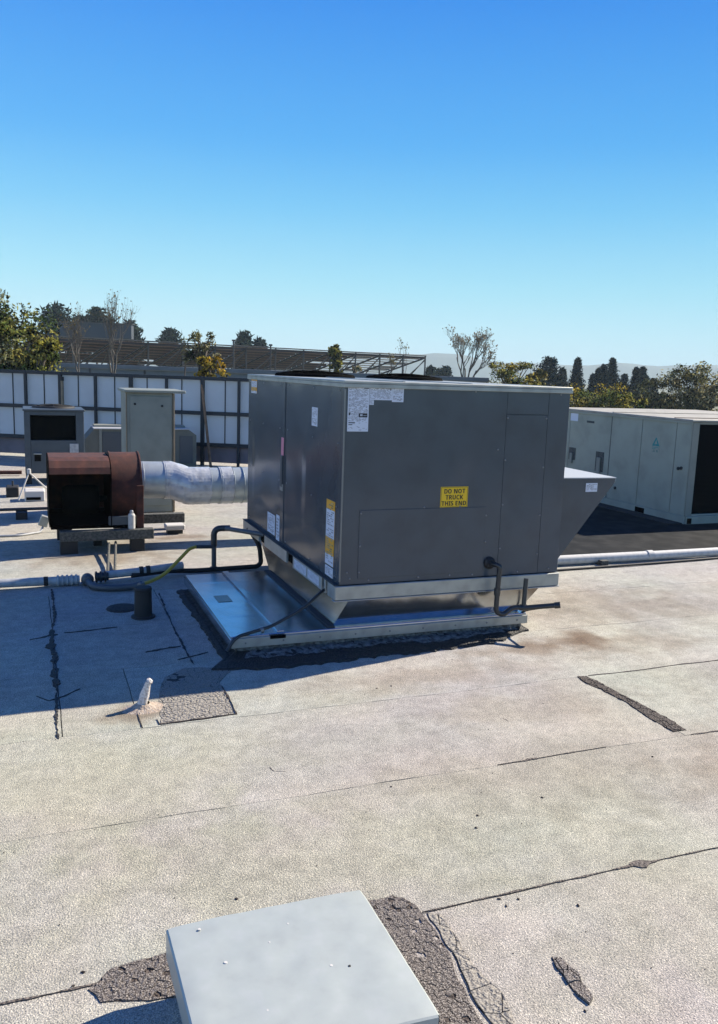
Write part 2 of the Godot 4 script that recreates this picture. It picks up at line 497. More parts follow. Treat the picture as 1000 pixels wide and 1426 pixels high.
func stains() -> ImageTexture:
	# broad weathering of the felt: pinkish, greenish and grey fields, rust and dirt where water stood
	var size := 1024
	var n1 := noise(81, 0.55, 4)
	var n2 := noise(82, 0.5, 4)
	var n3 := noise(83, 3.0, 4)
	var n4 := noise(84, 2.0, 4)
	var out := PackedByteArray()
	out.resize(size * size * 3)
	# a, b, reach in a, reach in b, strength, kind (0 dirt brown, 1 pale wash, 2 grey)
	var spots := [
		[1.62, -0.26, 0.30, 0.13, 0.75, 0], [1.3, -0.36, 0.5, 0.10, 0.40, 0], [2.0, -0.4, 0.45, 0.2, 0.22, 0], [1.5, 0.1, 0.12, 0.4, 0.9, 1],
		[-1.0, -2.2, 0.9, 0.35, 0.5, 3], [-1.6, -1.4, 0.6, 0.5, 0.6, 3], [0.4, -1.9, 0.7, 0.3, 0.3, 2], [1.4, -1.4, 0.5, 0.3, 0.35, 1], [0.5, -1.25, 0.25, 0.25, 0.5, 1], [2.2, -1.3, 0.5, 0.3, 0.3, 2], [0.3, -2.9, 0.6, 0.4, 0.4, 3], [-0.2, -0.75, 0.5, 0.12, 0.3, 3], [3.0, 0.2, 1.0, 0.4, 0.35, 2],
		[-1.25, -0.66, 0.22, 0.12, 0.45, 0], [0.2, -0.62, 0.8, 0.16, 0.18, 0], [1.9, -2.2, 0.8, 0.5, 0.16, 0], [-0.3, -2.4, 0.5, 0.3, 0.1, 2],
		[-0.72, 3.6, 0.5, 0.14, 0.45, 2], [-0.3, 3.75, 0.4, 0.1, 0.4, 0], [-1.2, 3.0, 0.6, 0.3, 0.3, 0], [0.7, -1.2, 0.5, 0.2, 0.12, 0], [2.4, 0.5, 0.7, 0.4, 0.14, 0]]
	var rings := [[1.9, -1.1, 0.55, 0.22], [-0.5, -1.35, 0.5, 0.2], [0.9, -2.15, 0.45, 0.22], [2.6, 0.7, 0.8, 0.4], [-1.3, -2.0, 0.4, 0.25], [-0.1, -2.25, 0.28, 0.15], [-1.5, 3.4, 0.8, 0.4]]
	for y in size:
		var b := 14.0 - (y + 0.5) / size * 20.0
		for x in size:
			var a := (x + 0.5) / size * 20.0 - 8.0
			var u := n1.get_noise_2d(a, b)
			var w := n2.get_noise_2d(a + 40.0, b)
			var q := n3.get_noise_2d(a, b)
			var z := n4.get_noise_2d(a * 0.5, b * 3.0)
			var col := Vector3(0.95 + u * 0.045 + q * 0.04 + z * 0.04, 0.95 + w * 0.04 + u * 0.03 + q * 0.04 + z * 0.04, 0.938 - u * 0.02 + w * 0.015 + q * 0.04 + z * 0.04)
			for s in spots:
				var d := Vector2((a - s[0]) / s[2], (b - s[1]) / s[3]).length() + q * 0.9
				if d < 1.6:
					var f: float = s[4] * smoothstep(1.6, 0.2, d)
					var to := Vector3(0.52, 0.40, 0.31)
					if s[5] == 1: to = Vector3(1.0, 1.0, 0.98)
					if s[5] == 2: to = Vector3(0.74, 0.72, 0.69)
					if s[5] == 3: to = Vector3(0.94, 0.95, 0.88)
					col = col.lerp(to, f)
			for s in rings:
				var d := Vector2((a - s[0]) / s[2], (b - s[1]) / s[3]).length() + q * 0.35 + u * 0.2
				if absf(d - 1.0) < 0.3: col *= 1.0 - 0.05 * exp(-pow((d - 1.0) / 0.07, 2.0))
				elif d < 0.75: col *= 0.975
			var i := (y * size + x) * 3
			out[i] = int(clampf(col.x, 0, 1) * 255.0); out[i + 1] = int(clampf(col.y, 0, 1) * 255.0); out[i + 2] = int(clampf(col.z, 0, 1) * 255.0)
	return ImageTexture.create_from_image(Image.create_from_data(size, size, false, Image.FORMAT_RGB8, out))

# an outline in (a, b), made ragged
func ragged(pts: Array, amount: float, step: float, sd: int) -> PackedVector2Array:
	var out := PackedVector2Array()
	var f := noise(sd, 1.0, 3)
	for i in pts.size():
		var p: Vector2 = pts[i]
		var q: Vector2 = pts[(i + 1) % pts.size()]
		var k := maxi(1, int(p.distance_to(q) / step))
		var side := (q - p).orthogonal().normalized()
		for j in k:
			var s := p.lerp(q, float(j) / k)
			out.append(s + side * f.get_noise_2d(s.x * 22.0, s.y * 22.0) * amount)
	return out

func plate(poly: PackedVector2Array, h0: float, h1: float, m: MB, inset := 0.0) -> void:
	# thin slab over an outline that follows the roof
	var top := poly
	if inset > 0.0:
		var o := Geometry2D.offset_polygon(poly, -inset)
		if o.size() != 1 or o[0].size() < 3: return
		top = o[0]
	var tr := Geometry2D.triangulate_polygon(top)
	for i in range(0, tr.size(), 3):
		var ps := []
		for k in 3:
			var q := top[tr[i + k]]
			ps.append(L(q.x, ground_h(q.x, q.y) + h1, q.y))
		m.face(ps, Vector3.UP)
	for i in top.size():
		var p := top[i]
		var q := top[(i + 1) % top.size()]
		var d := (q - p).orthogonal()
		var mid := (p + q) * 0.5 + d.normalized() * 0.0005
		if Geometry2D.is_point_in_polygon(mid, top): d = -d
		m.face([L(p.x, ground_h(p.x, p.y) + h0, p.y), L(q.x, ground_h(q.x, q.y) + h0, q.y), L(q.x, ground_h(q.x, q.y) + h1, q.y), L(p.x, ground_h(p.x, p.y) + h1, p.y)], Vector3(d.x, 0, -d.y))

func ragged_patch(called: String, pts: Array, mt: Material, parent: Node, sd: int, h := 0.004, amount := 0.012) -> void:
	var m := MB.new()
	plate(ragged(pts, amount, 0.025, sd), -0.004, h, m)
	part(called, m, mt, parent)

# crazed bitumen: a dark bed with small lifted crusts over it
func crazed(pts: Array, cell: float, stretch: Vector2, bed: Material, crust: Material, parent: Node, sd: int, gap := 0.0035, rise := 0.009, drop := 0.0) -> void:
	var outline := ragged(pts, 0.012, 0.03, sd)
	var r := RandomNumberGenerator.new()
	r.seed = sd
	var m := MB.new()
	plate(outline, -0.004, 0.0010, m)
	var piece := part("tar_bed", m, bed, parent)
	var lo := outline[0]
	var hi := outline[0]
	for p in outline:
		lo = lo.min(p); hi = hi.max(p)
	var st := Vector2(cell * stretch.x, cell * stretch.y)
	var nx := int((hi.x - lo.x) / st.x) + 3
	var ny := int((hi.y - lo.y) / st.y) + 3
	var seeds := {}
	for i in nx:
		for j in ny:
			seeds[Vector2i(i, j)] = lo + Vector2((i - 1 + r.randf_range(0.1, 0.9)) * st.x, (j - 1 + r.randf_range(0.1, 0.9)) * st.y)
	var mc := MB.new()
	for key in seeds:
		var s: Vector2 = seeds[key]
		var poly := PackedVector2Array([s + Vector2(-2 * st.x, -2 * st.y), s + Vector2(2 * st.x, -2 * st.y), s + Vector2(2 * st.x, 2 * st.y), s + Vector2(-2 * st.x, 2 * st.y)])
		for di in range(-2, 3):
			for dj in range(-2, 3):
				var k2: Vector2i = key + Vector2i(di, dj)
				if k2 == key or not seeds.has(k2): continue
				var q: Vector2 = seeds[k2]
				poly = clip_half(poly, (s + q) * 0.5, (q - s).normalized())
		if poly.size() < 3: continue
		if r.randf() < drop: continue
		for pc in Geometry2D.intersect_polygons(poly, outline):
			plate(pc, 0.0, rise * r.randf_range(0.5, 1.1), mc, gap * r.randf_range(0.25, 1.0))
	part("tar_crust", mc, crust, parent, "", true)

func clip_half(poly: PackedVector2Array, p: Vector2, d: Vector2) -> PackedVector2Array:
	var out := PackedVector2Array()
	for i in poly.size():
		var a := poly[i]
		var b := poly[(i + 1) % poly.size()]
		var da := (a - p).dot(d)
		var db := (b - p).dot(d)
		if da <= 0.0: out.append(a)
		if (da < 0.0 and db > 0.0) or (da > 0.0 and db < 0.0): out.append(a.lerp(b, da / (da - db)))
	return out

func v2(list: Array) -> Array:
	var out := []
	for i in range(0, list.size(), 2): out.append(Vector2(list[i], list[i + 1]))
	return out

# a wandering bead of tar along points (a, b)
func bead(pts: Array, w: float, mt: Material, parent: Node, sd: int, rise := 0.004) -> void:
	var f := noise(sd, 1.0, 3)
	var line := []
	for i in pts.size() - 1:
		var k := maxi(1, int((pts[i] as Vector2).distance_to(pts[i + 1]) / 0.02))
		for j in k: line.append((pts[i] as Vector2).lerp(pts[i + 1], float(j) / k))
	line.append(pts[-1])
	var lft := []
	var rgt := []
	for i in line.size():
		var d: Vector2 = ((line[mini(i + 1, line.size() - 1)] as Vector2) - line[maxi(i - 1, 0)]).normalized().orthogonal()
		var s: Vector2 = line[i]
		var ww := w * maxf(0.12, 0.5 + 1.1 * f.get_noise_2d(s.x * 7.0 + 7.0, s.y * 7.0) + 0.5 * f.get_noise_2d(s.x * 70.0, s.y * 70.0))
		ww *= sqrt(clampf(minf(i, line.size() - 1 - i) / 3.0 + 0.15, 0.0, 1.0))
		var o := d * (f.get_noise_2d(s.x * 3.0, s.y * 3.0 + 50.0) * 0.35 + f.get_noise_2d(s.x * 33.0, s.y * 33.0 + 50.0) * 0.22) * w
		lft.append(s + o + d * ww * 0.5); rgt.append(s + o - d * ww * 0.5)
	var m := MB.new()
	for i in line.size() - 1:
		var q := [lft[i], lft[i + 1], rgt[i + 1], rgt[i]]
		var top := []
		var low := []
		for p in q:
			top.append(L(p.x, ground_h(p.x, p.y) + rise, p.y)); low.append(L(p.x, ground_h(p.x, p.y) - 0.005, p.y))
		m.face(top, Vector3.UP)
		var d: Vector2 = lft[i] - rgt[i]
		m.face([low[0], low[1], top[1], top[0]], Vector3(d.x, 0, -d.y))
		m.face([low[2], low[3], top[3], top[2]], Vector3(-d.x, 0, d.y))
	part("tar_seam", m, mt, parent)

func build_roof() -> void:
	swell = noise(61, 0.12, 3)
	edge_noise = noise(62, 0.25, 3)
	var roof := Node3D.new()
	roof.name = "roof"
	add_child(roof)
	roof.position = W(0, 0, 0)
	roof.rotation.y = YAW
	roof.set_meta("kind", "structure")
	base_of[roof] = Vector3.ZERO
	var felt := StandardMaterial3D.new()
	felt.albedo_texture = granules()
	felt.albedo_color = Color.WHITE
	felt.roughness = 0.95
	felt.normal_enabled = true
	felt.normal_texture = bumps(63, 0.42, 512, 2, 3.0)
	felt.normal_scale = 0.5
	felt.detail_enabled = true
	felt.detail_albedo = stains()
	felt.detail_uv_layer = BaseMaterial3D.DETAIL_UV_2
	felt.detail_blend_mode = BaseMaterial3D.BLEND_MODE_MUL
	mats.felt = felt
	var tones := []
	for q in [[1.0, 1.0, 1.0], [0.93, 0.925, 0.91], [0.975, 0.985, 0.965], [0.95, 0.93, 0.925]]:
		var fm := felt.duplicate()
		fm.albedo_color = srgb(q[0], q[1], q[2])
		tones.append(fm)
	# the bitumen under the sheets, and the building below
	slab("roof_deck", -9.2, 14.2, -0.3, -0.0135, -8.0, 16.6, mats.tar_brown, roof, 0.0)
	slab("building_wall", -9.15, 14.15, -5.6, -0.3, -7.9, 16.5, mats.far_concrete, roof, 0.0)
	var r := RandomNumberGenerator.new()
	r.seed = 9
	for k in range(-8, 19):
		var b0 := -0.02 + 0.865 * k
		var cuts := [-9.0]
		if k in [-1, 0, 1]: cuts += [-1.69, 5.2]
		elif k == -2: cuts += [-3.9, 1.235, 7.6]
		else: cuts += [-9.0 + r.randf_range(3.0, 7.0), r.randf_range(2.2, 5.5), r.randf_range(7.5, 10.0)]
		if k == 1: cuts.insert(2, -0.915)
		if k == -1: cuts.insert(2, -1.326)
		cuts.append(14.0)
		for i in cuts.size() - 1: roofing_sheet(cuts[i], cuts[i + 1], b0, b0 + 0.865, tones[posmod(k * 2 + i * 3, 4)], roof, 1000 + k * 10 + i)
	# repairs in bitumen
	bead(v2([-1.66, 1.9, -1.665, 1.2, -1.70, 0.6, -1.685, 0.1, -1.705, -0.4, -1.715, -0.9]), 0.028, mats.tar, roof, 71)
	bead(v2([-1.70, 0.62, -1.70, 0.15, -1.69, -0.2]), 0.055, mats.tar, roof, 72, 0.006)
	bead(v2([-1.83, 0.66, -1.74, 0.69, -1.66, 0.72]), 0.05, mats.tar, roof, 73)
	bead(v2([-1.62, 0.745, -1.45, 0.765, -1.28, 0.80]), 0.022, mats.tar, roof, 74)
	bead(v2([-1.8, -0.32, -1.74, -0.40, -1.66, -0.36, -1.58, -0.28]), 0.018, mats.tar, roof, 75)
	bead(v2([-1.17, 0.24, -1.05, 0.265, -0.94, 0.29]), 0.04, mats.tar, roof, 76)
	bead(v2([-0.893, 1.6, -0.921, 0.76, -0.927, 0.12, -0.925, -0.06]), 0.018, mats.tar, roof, 77)
	bead(v2([-1.0, 0.05, -0.92, 0.08, -0.80, 0.14]), 0.022, mats.tar, roof, 78)
	bead(v2([-1.326, -0.63, -1.33, -0.88]), 0.008, mats.tar_brown, roof, 79)
	# opened laps, tarred over here and there
	bead(v2([-0.64, -2.612, -0.3, -2.612, 0.1, -2.612, 0.4, -2.614, 0.8, -2.614, 1.4, -2.614]), 0.009, mats.lap_tar, roof, 80)
	bead(v2([0.15, -2.612, 0.23, -2.613, 0.31, -2.612]), 0.042, mats.lap_tar, roof, 81)
	bead(v2([-0.115, -2.612, -0.09, -2.612]), 0.03, mats.lap_tar, roof, 82)
	bead(v2([0.15, -1.75, 0.6, -1.75, 0.75, -1.75]), 0.006, mats.lap_tar, roof, 83)
	bead(v2([0.29, -1.75, 0.36, -1.75]), 0.03, mats.lap_tar, roof, 84)
	bead(v2([1.27, -1.752, 1.6, -1.752, 2.1, -1.752]), 0.016, mats.lap_tar, roof, 85)
	bead(v2([-1.95, -2.613, -1.7, -2.613, -1.62, -2.613]), 0.012, mats.lap_tar, roof, 87)
	bead(v2([1.28, -0.885, 1.7, -0.885, 2.3, -0.885]), 0.008, mats.lap_tar, roof, 88)
	bead(v2([0.45, -1.28, 0.46, -1.33]), 0.006, mats.lap_tar, roof, 95, 0.001)
	bead(v2([-0.79, -1.53, -0.84, -1.51, -0.845, -1.47]), 0.005, mats.lap_tar, roof, 96, 0.001)
	# the long split at the right
	crazed(v2([1.20, -0.885, 1.255, -0.89, 1.275, -1.0, 1.275, -1.2, 1.295, -1.4, 1.30, -1.56, 1.285, -1.70, 1.20, -1.70, 1.205, -1.52, 1.225, -1.3, 1.21, -1.1, 1.18, -1.0]), 0.03, Vector2(0.7, 2.6), mats.tar, mats.tar_brown, roof, 90, 0.003, 0.006)
	# crazed patch by the sealed vent
	crazed(v2([-1.235, -0.875, -0.86, -0.845, -0.85, -0.60, -0.84, -0.38, -0.70, -0.16, -0.98, -0.10, -1.12, -0.22, -1.18, -0.42, -1.20, -0.6]), 0.034, Vector2(1.1, 0.9), mats.tar, mats.tar_crust_pale, roof, 91, 0.0026, 0.0035, 0.0)
	bead(v2([-1.245, -0.80, -1.24, -0.87, -1.1, -0.872, -0.95, -0.862, -0.85, -0.85, -0.845, -0.70, -0.84, -0.45]), 0.011, mats.tar_brown, roof, 92, 0.006)
	# crusted bitumen round the vent cover in front
	crazed(v2([-0.95, -2.47, -0.75, -2.50, -0.69, -2.49, -0.645, -2.56, -0.64, -2.66, -0.65, -2.83, -0.675, -2.93, -0.69, -3.08, -0.68, -3.35, -0.95, -3.35]), 0.017, Vector2(1.0, 1.1), mats.tar_brown, mats.tar_crust, roof, 93, 0.0010, 0.005, 0.06)
	crazed(v2([-0.628, -2.62, -0.585, -2.64, -0.59, -2.75, -0.605, -2.85, -0.60, -2.94, -0.58, -3.02, -0.60, -3.10, -0.63, -3.2, -0.66, -3.2, -0.672, -3.05, -0.66, -2.93, -0.638, -2.82]), 0.10, Vector2(0.8, 1.0), mats.tar, mats.tar_crust_pale, roof, 94, 0.0026, 0.006)
	crazed(v2([-1.69, -2.63, -1.63, -2.565, -1.55, -2.545, -1.38, -2.54, -1.38, -2.75, -1.56, -2.72, -1.66, -2.69]), 0.016, Vector2(1.3, 1.0), mats.tar_brown, mats.tar_crust, roof, 97, 0.0010, 0.005, 0.05)
	crazed(v2([-0.352, -2.93, -0.33, -2.95, -0.325, -3.03, -0.34, -3.12, -0.365, -3.14, -0.378, -3.06, -0.372, -2.98]), 0.03, Vector2(0.8, 1.6), mats.tar, mats.tar_crust, roof, 98, 0.003, 0.008)
	# near-black smooth patch laid between the white pipe and the cream unit
	ragged_patch("dark_patch", v2([2.3, 1.80, 4.0, 1.79, 6.0, 1.80, 9.0, 1.80, 9.0, 3.6, 6.2, 3.6, 5.9, 6.2, 4.6, 6.4, 3.4, 5.4, 2.6, 3.6]), mats.smooth_dark, roof, 99, 0.016, 0.03)
	# crumbs and twigs
	var mc := MB.new()
	for q in [[0.179, -2.069], [-0.16, -2.12], [-0.211, -2.201], [-0.36, -2.629], [-0.357, -2.671], [-0.125, -2.748], [-0.393, -3.156], [-0.401, -1.801], [-0.297, -2.65], [-0.018, -0.713], [0.073, -0.705], [-1.70, -2.55], [-1.73, -2.6], [-1.2, -2.35], [0.9, -1.9]]:
		mc.block(L(q[0], ground_h(q[0], q[1]) + 0.002, q[1]), Vector3(r.randf_range(0.003, 0.006), 0.002, r.randf_range(0.002, 0.004)), Basis(Vector3.UP, r.randf() * TAU), 0.002)
	for i in 160:
		var a := r.randf_range(-2.2, 2.6)
		var b := r.randf_range(-3.2, 0.0)
		mc.block(L(a, ground_h(a, b) + 0.002, b), Vector3(r.randf_range(0.001, 0.0025), 0.001, r.randf_range(0.001, 0.002)), Basis(Vector3.UP, r.randf() * TAU), 0.0008)
	part("loose_crumbs", mc, mats.tar_brown, roof, "", true)


# ------------------------------------------------------------------ the big unit
const UW := 1.626
const UD := 2.409
const UB := 0.412
const UT := 1.672

func build_unit() -> void:
	var t := thing("rooftop_unit", "large dark grey rooftop air conditioner with a yellow warning sign in the middle", "air conditioner", Vector3(0.8, 0.315, 1.2))
	var p: Material = mats.unit_paint
	slab("cabinet", 0.014, UW - 0.014, UB + 0.004, UT, 0.014, UD - 0.014, mats.unit_paint_dark, t, 0.002)
	# front, seen straight on: panels butted with open joints
	var front := [
		["front_panel", 0.0, 1.1405, UB, UT], ["front_panel", 1.1425, 1.4605, 1.5030, UT], ["access_panel", 1.1425, 1.4605, UB, 1.5010], ["front_panel", 1.4625, UW, UB, UT]]
	for q in front: slab(q[0], q[1], q[2], q[3], q[4], 0.0, 0.013, p, t, 0.0015)
	slab("access_panel", 0.122, 1.024, 0.450, 0.889, -0.005, -0.0003, p, t, 0.002)
	# left side
	slab("side_panel", 0.0, 0.013, UB, UT, 0.0135, 0.050, p, t, 0.002)
	slab("side_panel", 0.0, 0.013, UB, UT, 0.054, 1.262, p, t, 0.003)
	slab("side_panel", -0.006, 0.013, UB, UT, 1.268, 1.345, p, t, 0.003)
	slab("side_panel", 0.0, 0.013, UB, UT, 1.350, UD - 0.04, p, t, 0.003)
	slab("side_panel", 0.0, 0.013, UB, UT, UD - 0.036, UD, p, t, 0.002)
	# right side and back
	for q in [[0.0135, 0.09], [0.094, 1.55], [1.554, UD]]: slab("side_panel", UW - 0.013, UW, UB, UT, q[0], q[1], p, t, 0.003)
	slab("rear_panel", 0.0135, UW - 0.0135, UB, UT, UD - 0.013, UD, p, t, 0.003)
	slab("corner_trim", -0.002, 0.008, UB + 0.02, UT - 0.03, -0.002, 0.008, mats.screw_head, t, 0.002)
	# top with a turned-down lip
	var top := MB.new()
	top.box(-0.012, UW + 0.012, UT + 0.002, UT + 0.020, -0.014, UD + 0.012, 0.004)
	top.box(-0.012, UW + 0.012, UT - 0.022, UT + 0.002, -0.014, -0.003, 0.002)
	top.box(-0.012, -0.003, UT - 0.022, UT + 0.002, -0.003, UD + 0.012, 0.002)
	top.box(UW + 0.003, UW + 0.012, UT - 0.022, UT + 0.002, -0.003, UD + 0.012, 0.002)
	var tp := part("top_cover", top, mats.rail_metal, t)
	for f in [[0.40, 1.80], [1.20, 1.80]]:
		var fan := part("fan_guard", fan_guard(f[0], f[1], UT + 0.020, 0.31), mats.dark_inside, t)
		var b := MB.new()
		b.lathe(L(f[0], UT + 0.024, f[1]), Vector3.UP, [[0.26, 0.0], [0.06, 0.008], [0.06, 0.02], [0.0, 0.024]], 20)
		part("fan_hub", b, mats.dark_inside, fan)
	# joints of the top cover
	boxes("top_seam", [[0.38, 0.40, UT + 0.020, UT + 0.026, 0.0, UD, ], [0.86, 0.875, UT + 0.020, UT + 0.025, 0.0, UD]], mats.bright_edge, tp, 0.002)
	# screws
	var sc := []
	for q in [[0.13, 0.87], [0.13, 0.66], [0.13, 0.49], [0.07, 0.45], [0.20, 0.435], [0.55, 0.435], [0.78, 0.435], [0.57, 0.897], [0.83, 0.896], [1.03, 0.83], [1.035, 0.65], [1.15, 1.48], [1.15, 1.2], [1.15, 0.9], [1.15, 0.6], [1.45, 1.48], [1.45, 1.15], [1.45, 0.82], [1.45, 0.55], [1.3, 0.43], [0.30, 1.645], [0.9, 1.645], [1.55, 1.64], [1.55, 0.44], [0.05, 0.49], [1.09, 1.27], [0.95, 0.43]]:
		sc.append(L(q[0], q[1], -0.0003 if not (q[0] > 0.118 and q[0] < 1.028 and q[1] < 0.893 and q[1] > 0.447) else -0.0052))
	screws(sc, Vector3(0, 0, 1), t, 0.0065)
	var sl := []
	for b in [0.09, 0.6, 1.2, 1.4, 1.9, 2.33]:
		for h in [0.45, 0.9, 1.3, 1.63]: sl.append(L(-0.0002, h, b))
	screws(sl, Vector3(-1, 0, 0), t, 0.006)
	# writing on the front
	var s := sticker("warning_sign", L(0.683, 0.893, 0.0), Vector3(0.2, 0, 0), Vector3(0, 0.135, 0), Vector3(0, 0, 1), mats.yellow_print, t, "yellow sign that reads DO NOT TRUCK THIS END")
	var brd := MB.new()
	for q in [[0.687, 0.879, 1.0225, 1.0245], [0.687, 0.879, 0.8955, 0.8975], [0.687, 0.689, 0.8978, 1.0222], [0.877, 0.879, 0.8978, 1.0222]]: brd.box(q[0], q[1], q[2], q[3], -0.0031, -0.0024, 0.0)
	part("sign_border", brd, mats.black_print, s)
	var font := SystemFont.new()
	font.font_names = PackedStringArray(["Droid Sans"])
	font.font_weight = 700
	var words := ["DO NOT", "TRUCK", "THIS END"]
	for i in 3:
		var tm := TextMesh.new()
		tm.text = words[i]
		tm.font = font
		tm.font_size = 32
		tm.pixel_size = 0.00128
		tm.depth = 0.0012
		tm.curve_step = 1.0
		var o := part("lettering", tm, mats.black_print, s)
		o.position = L(0.783, 0.998 - 0.040 * i, -0.0030)
	sticker("rating_label", L(0.020, 1.383, 0.0), Vector3(0.138, 0, 0), Vector3(0, 0.277, 0), Vector3(0, 0, 1), mats.print_a, t, "white sheet of small print with a black bar")
	sticker("rating_label", L(0.1605, 1.578, 0.0), Vector3(0.150, 0, 0), Vector3(0, 0.082, 0), Vector3(0, 0, 1), mats.print_b, t)
	sticker("rating_label", L(0.312, 1.568, 0.0), Vector3(0.078, 0, 0), Vector3(0, 0.094, 0), Vector3(0, 0, 1), mats.print_c, t)
	sticker("rating_label", L(0.1605, 1.548, 0.0), Vector3(0.03, 0, 0), Vector3(0, 0.028, 0), Vector3(0, 0, 1), mats.print_e, t)
	# writing on the left side (reading direction runs away from the corner towards it)
	var o := Vector3(-1, 0, 0)
	for q in [["caution_label", 2.31, 2.13, 1.535, 1.655, mats.print_d, 0.0], ["small_label", 0.63, 0.51, 1.375, 1.50, mats.print_c, 0.0], ["red_label", 1.338, 1.275, 1.10, 1.235, mats.pink_label, 0.006],
			["caution_label", 0.275, 0.115, 0.50, 0.925, mats.print_d, 0.0], ["small_label", 0.27, 0.12, 0.425, 0.49, mats.print_e, 0.0], ["small_label", 1.72, 1.50, 0.44, 0.60, mats.print_c, 0.0], ["small_label", 1.46, 1.37, 0.42, 0.62, mats.print_e, 0.0]]:
		sticker(q[0], L(-q[6], q[3], q[1]), L(0, 0, q[2] - q[1]), Vector3(0, q[4] - q[3], 0), o, q[5], t)
	# latch strip on the left side
	slab("latch_strip", -0.018, -0.006, 0.86, 1.10, 1.285, 1.330, mats.blue_grey_pipe, t, 0.004)
	slab("latch_strip", -0.014, -0.006, 0.83, 0.88, 1.275, 1.342, mats.bright_edge, t, 0.003)
	# base rail with openings for a fork lift
	var rail: Material = mats.rail_metal
	slab("base_rail", -0.032, UW + 0.004, 0.318, UB - 0.003, -0.022, -0.002, rail, t, 0.004)
	slab("base_rail", -0.040, UW + 0.008, 0.311, 0.3175, -0.028, 0.02, mats.bright_edge, t, 0.002)
	var cuts := [-0.002, 0.13, 0.17, 0.20, 0.25, 0.90, 1.07, 1.70, 1.88, UD + 0.02]
	for i in range(0, cuts.size() - 1, 2):
		slab("base_rail", -0.032, -0.012, 0.318, UB - 0.003, cuts[i], cuts[i + 1], rail, t, 0.003)
		slab("base_rail", UW - 0.016, UW + 0.004, 0.318, UB - 0.003, cuts[i], cuts[i + 1], rail, t, 0.003)
	slab("base_rail", -0.012, UW - 0.016, 0.318, UB - 0.003, UD, UD + 0.02, rail, t, 0.003)
	slab("base_pan", -0.010, UW - 0.018, 0.33, UB - 0.002, 0.0, UD - 0.002, mats.dark_inside, t, 0.0)
	slab("rail_lip", -0.036, 0.0, UB - 0.002, UB + 0.004, -0.006, UD + 0.02, mats.seam_dark, t, 0.001)
	for q in [[0.86, 0.58], [0.54, 0.30]]: sticker("rail_label", L(-0.032, 0.335, q[0]), L(0, 0, q[1] - q[0]), Vector3(0, 0.06, 0), o, mats.print_b, t)
	# condensate trap of black pipe
	var bp: Material = mats.black_pipe
	var m := MB.new()
	m.lathe(L(1.075, 0.505, 0.0), Vector3(0, 0, 1), [[0.042, 0.0], [0.042, 0.012], [0.026, 0.03], [0.0, 0.03]], 20)
	part("pipe_flange", m, mats.black_rubber, t)
	pipe("drain_pipe", [L(1.075, 0.505, -0.01), L(1.085, 0.507, -0.075), L(1.108, 0.495, -0.09), L(1.10, 0.36, -0.09), L(1.098, 0.185, -0.09), L(1.15, 0.160, -0.095), L(1.225, 0.213, -0.10), L(1.29, 0.205, -0.115), L(1.50, 0.244, -0.235)], 0.0175, bp, t, 0.05)
	pipe("vent_pipe", [L(1.295, 0.205, -0.117), L(1.312, 0.405, -0.10)], 0.016, bp, t, 0.0)
	for q in [[Vector3(1.098, 0.30, -0.09), Vector3.UP, 0.05], [Vector3(1.27, 0.208, -0.108), Vector3(1, 0, 0.3), 0.05], [Vector3(1.470, 0.238, -0.218), Vector3(0.21, 0.039, 0.12), 0.04]]:
		var mc := MB.new()
		var d: Vector3 = q[1].normalized()
		mc.lathe(L(q[0].x, q[0].y, q[0].z), d, [[0.0, 0.0], [0.022, 0.001], [0.022, q[2] - 0.001], [0.0, q[2]]], 14)
		part("pipe_coupling", mc, bp, t)
	pipe("drain_strap", [L(1.50, 0.246, -0.236), L(1.395, 0.150, 0.0), L(1.37, 0.122, 0.03)], 0.008, bp, t, 0.02, 8)
	# hood on the right side
	var hm := MB.new()
	var ho := []
	for q in [[UW, 1.055], [2.135, 1.050], [2.135, 1.025], [UW, 0.275 + 0.12]]: ho.append(q)
	var lo := []
	var hi := []
	for q in ho:
		lo.append(L(q[0], q[1], 0.10)); hi.append(L(q[0], q[1], 0.106))
	hm.loft(lo, hi, Vector3(0, 0, 1))
	var hood := part("hood", hm, p, t)
	var h2 := MB.new()
	lo = []; hi = []
	for q in ho:
		lo.append(L(q[0], q[1], 1.494)); hi.append(L(q[0], q[1], 1.50))
	h2.loft(lo, hi, Vector3(0, 0, 1))
	part("hood_cheek", h2, p, hood)
	var h3 := MB.new()
	h3.loft([L(UW, 1.057, 0.096), L(2.142, 1.052, 0.096), L(2.142, 1.052, 1.504), L(UW, 1.057, 1.504)], [L(UW, 1.063, 0.096), L(2.142, 1.058, 0.096), L(2.142, 1.058, 1.504), L(UW, 1.063, 1.504)], Vector3.DOWN)
	h3.box(2.136, 2.142, 1.02, 1.0515, 0.107, 1.493, 0.001)
	part("hood_top", h3, mats.sunlit_metal, hood)
	var h4 := MB.new()
	for i in 9:
		var f := (i + 0.5) / 9.0
		h4.block(L(lerpf(UW + 0.03, 2.10, f), lerpf(0.50, 1.005, f), 0.8), Vector3(0.022, 0.004, 0.68), Basis(Vector3(0, 0, 1), -0.2), 0.001)
	part("hood_screen", h4, mats.bright_edge, hood, "", true)
	sticker("hood_label", L(1.885, 0.958, 0.10), Vector3(0.098, 0, 0), Vector3(0, 0.062, 0), Vector3(0, 0, 1), mats.print_e, hood)

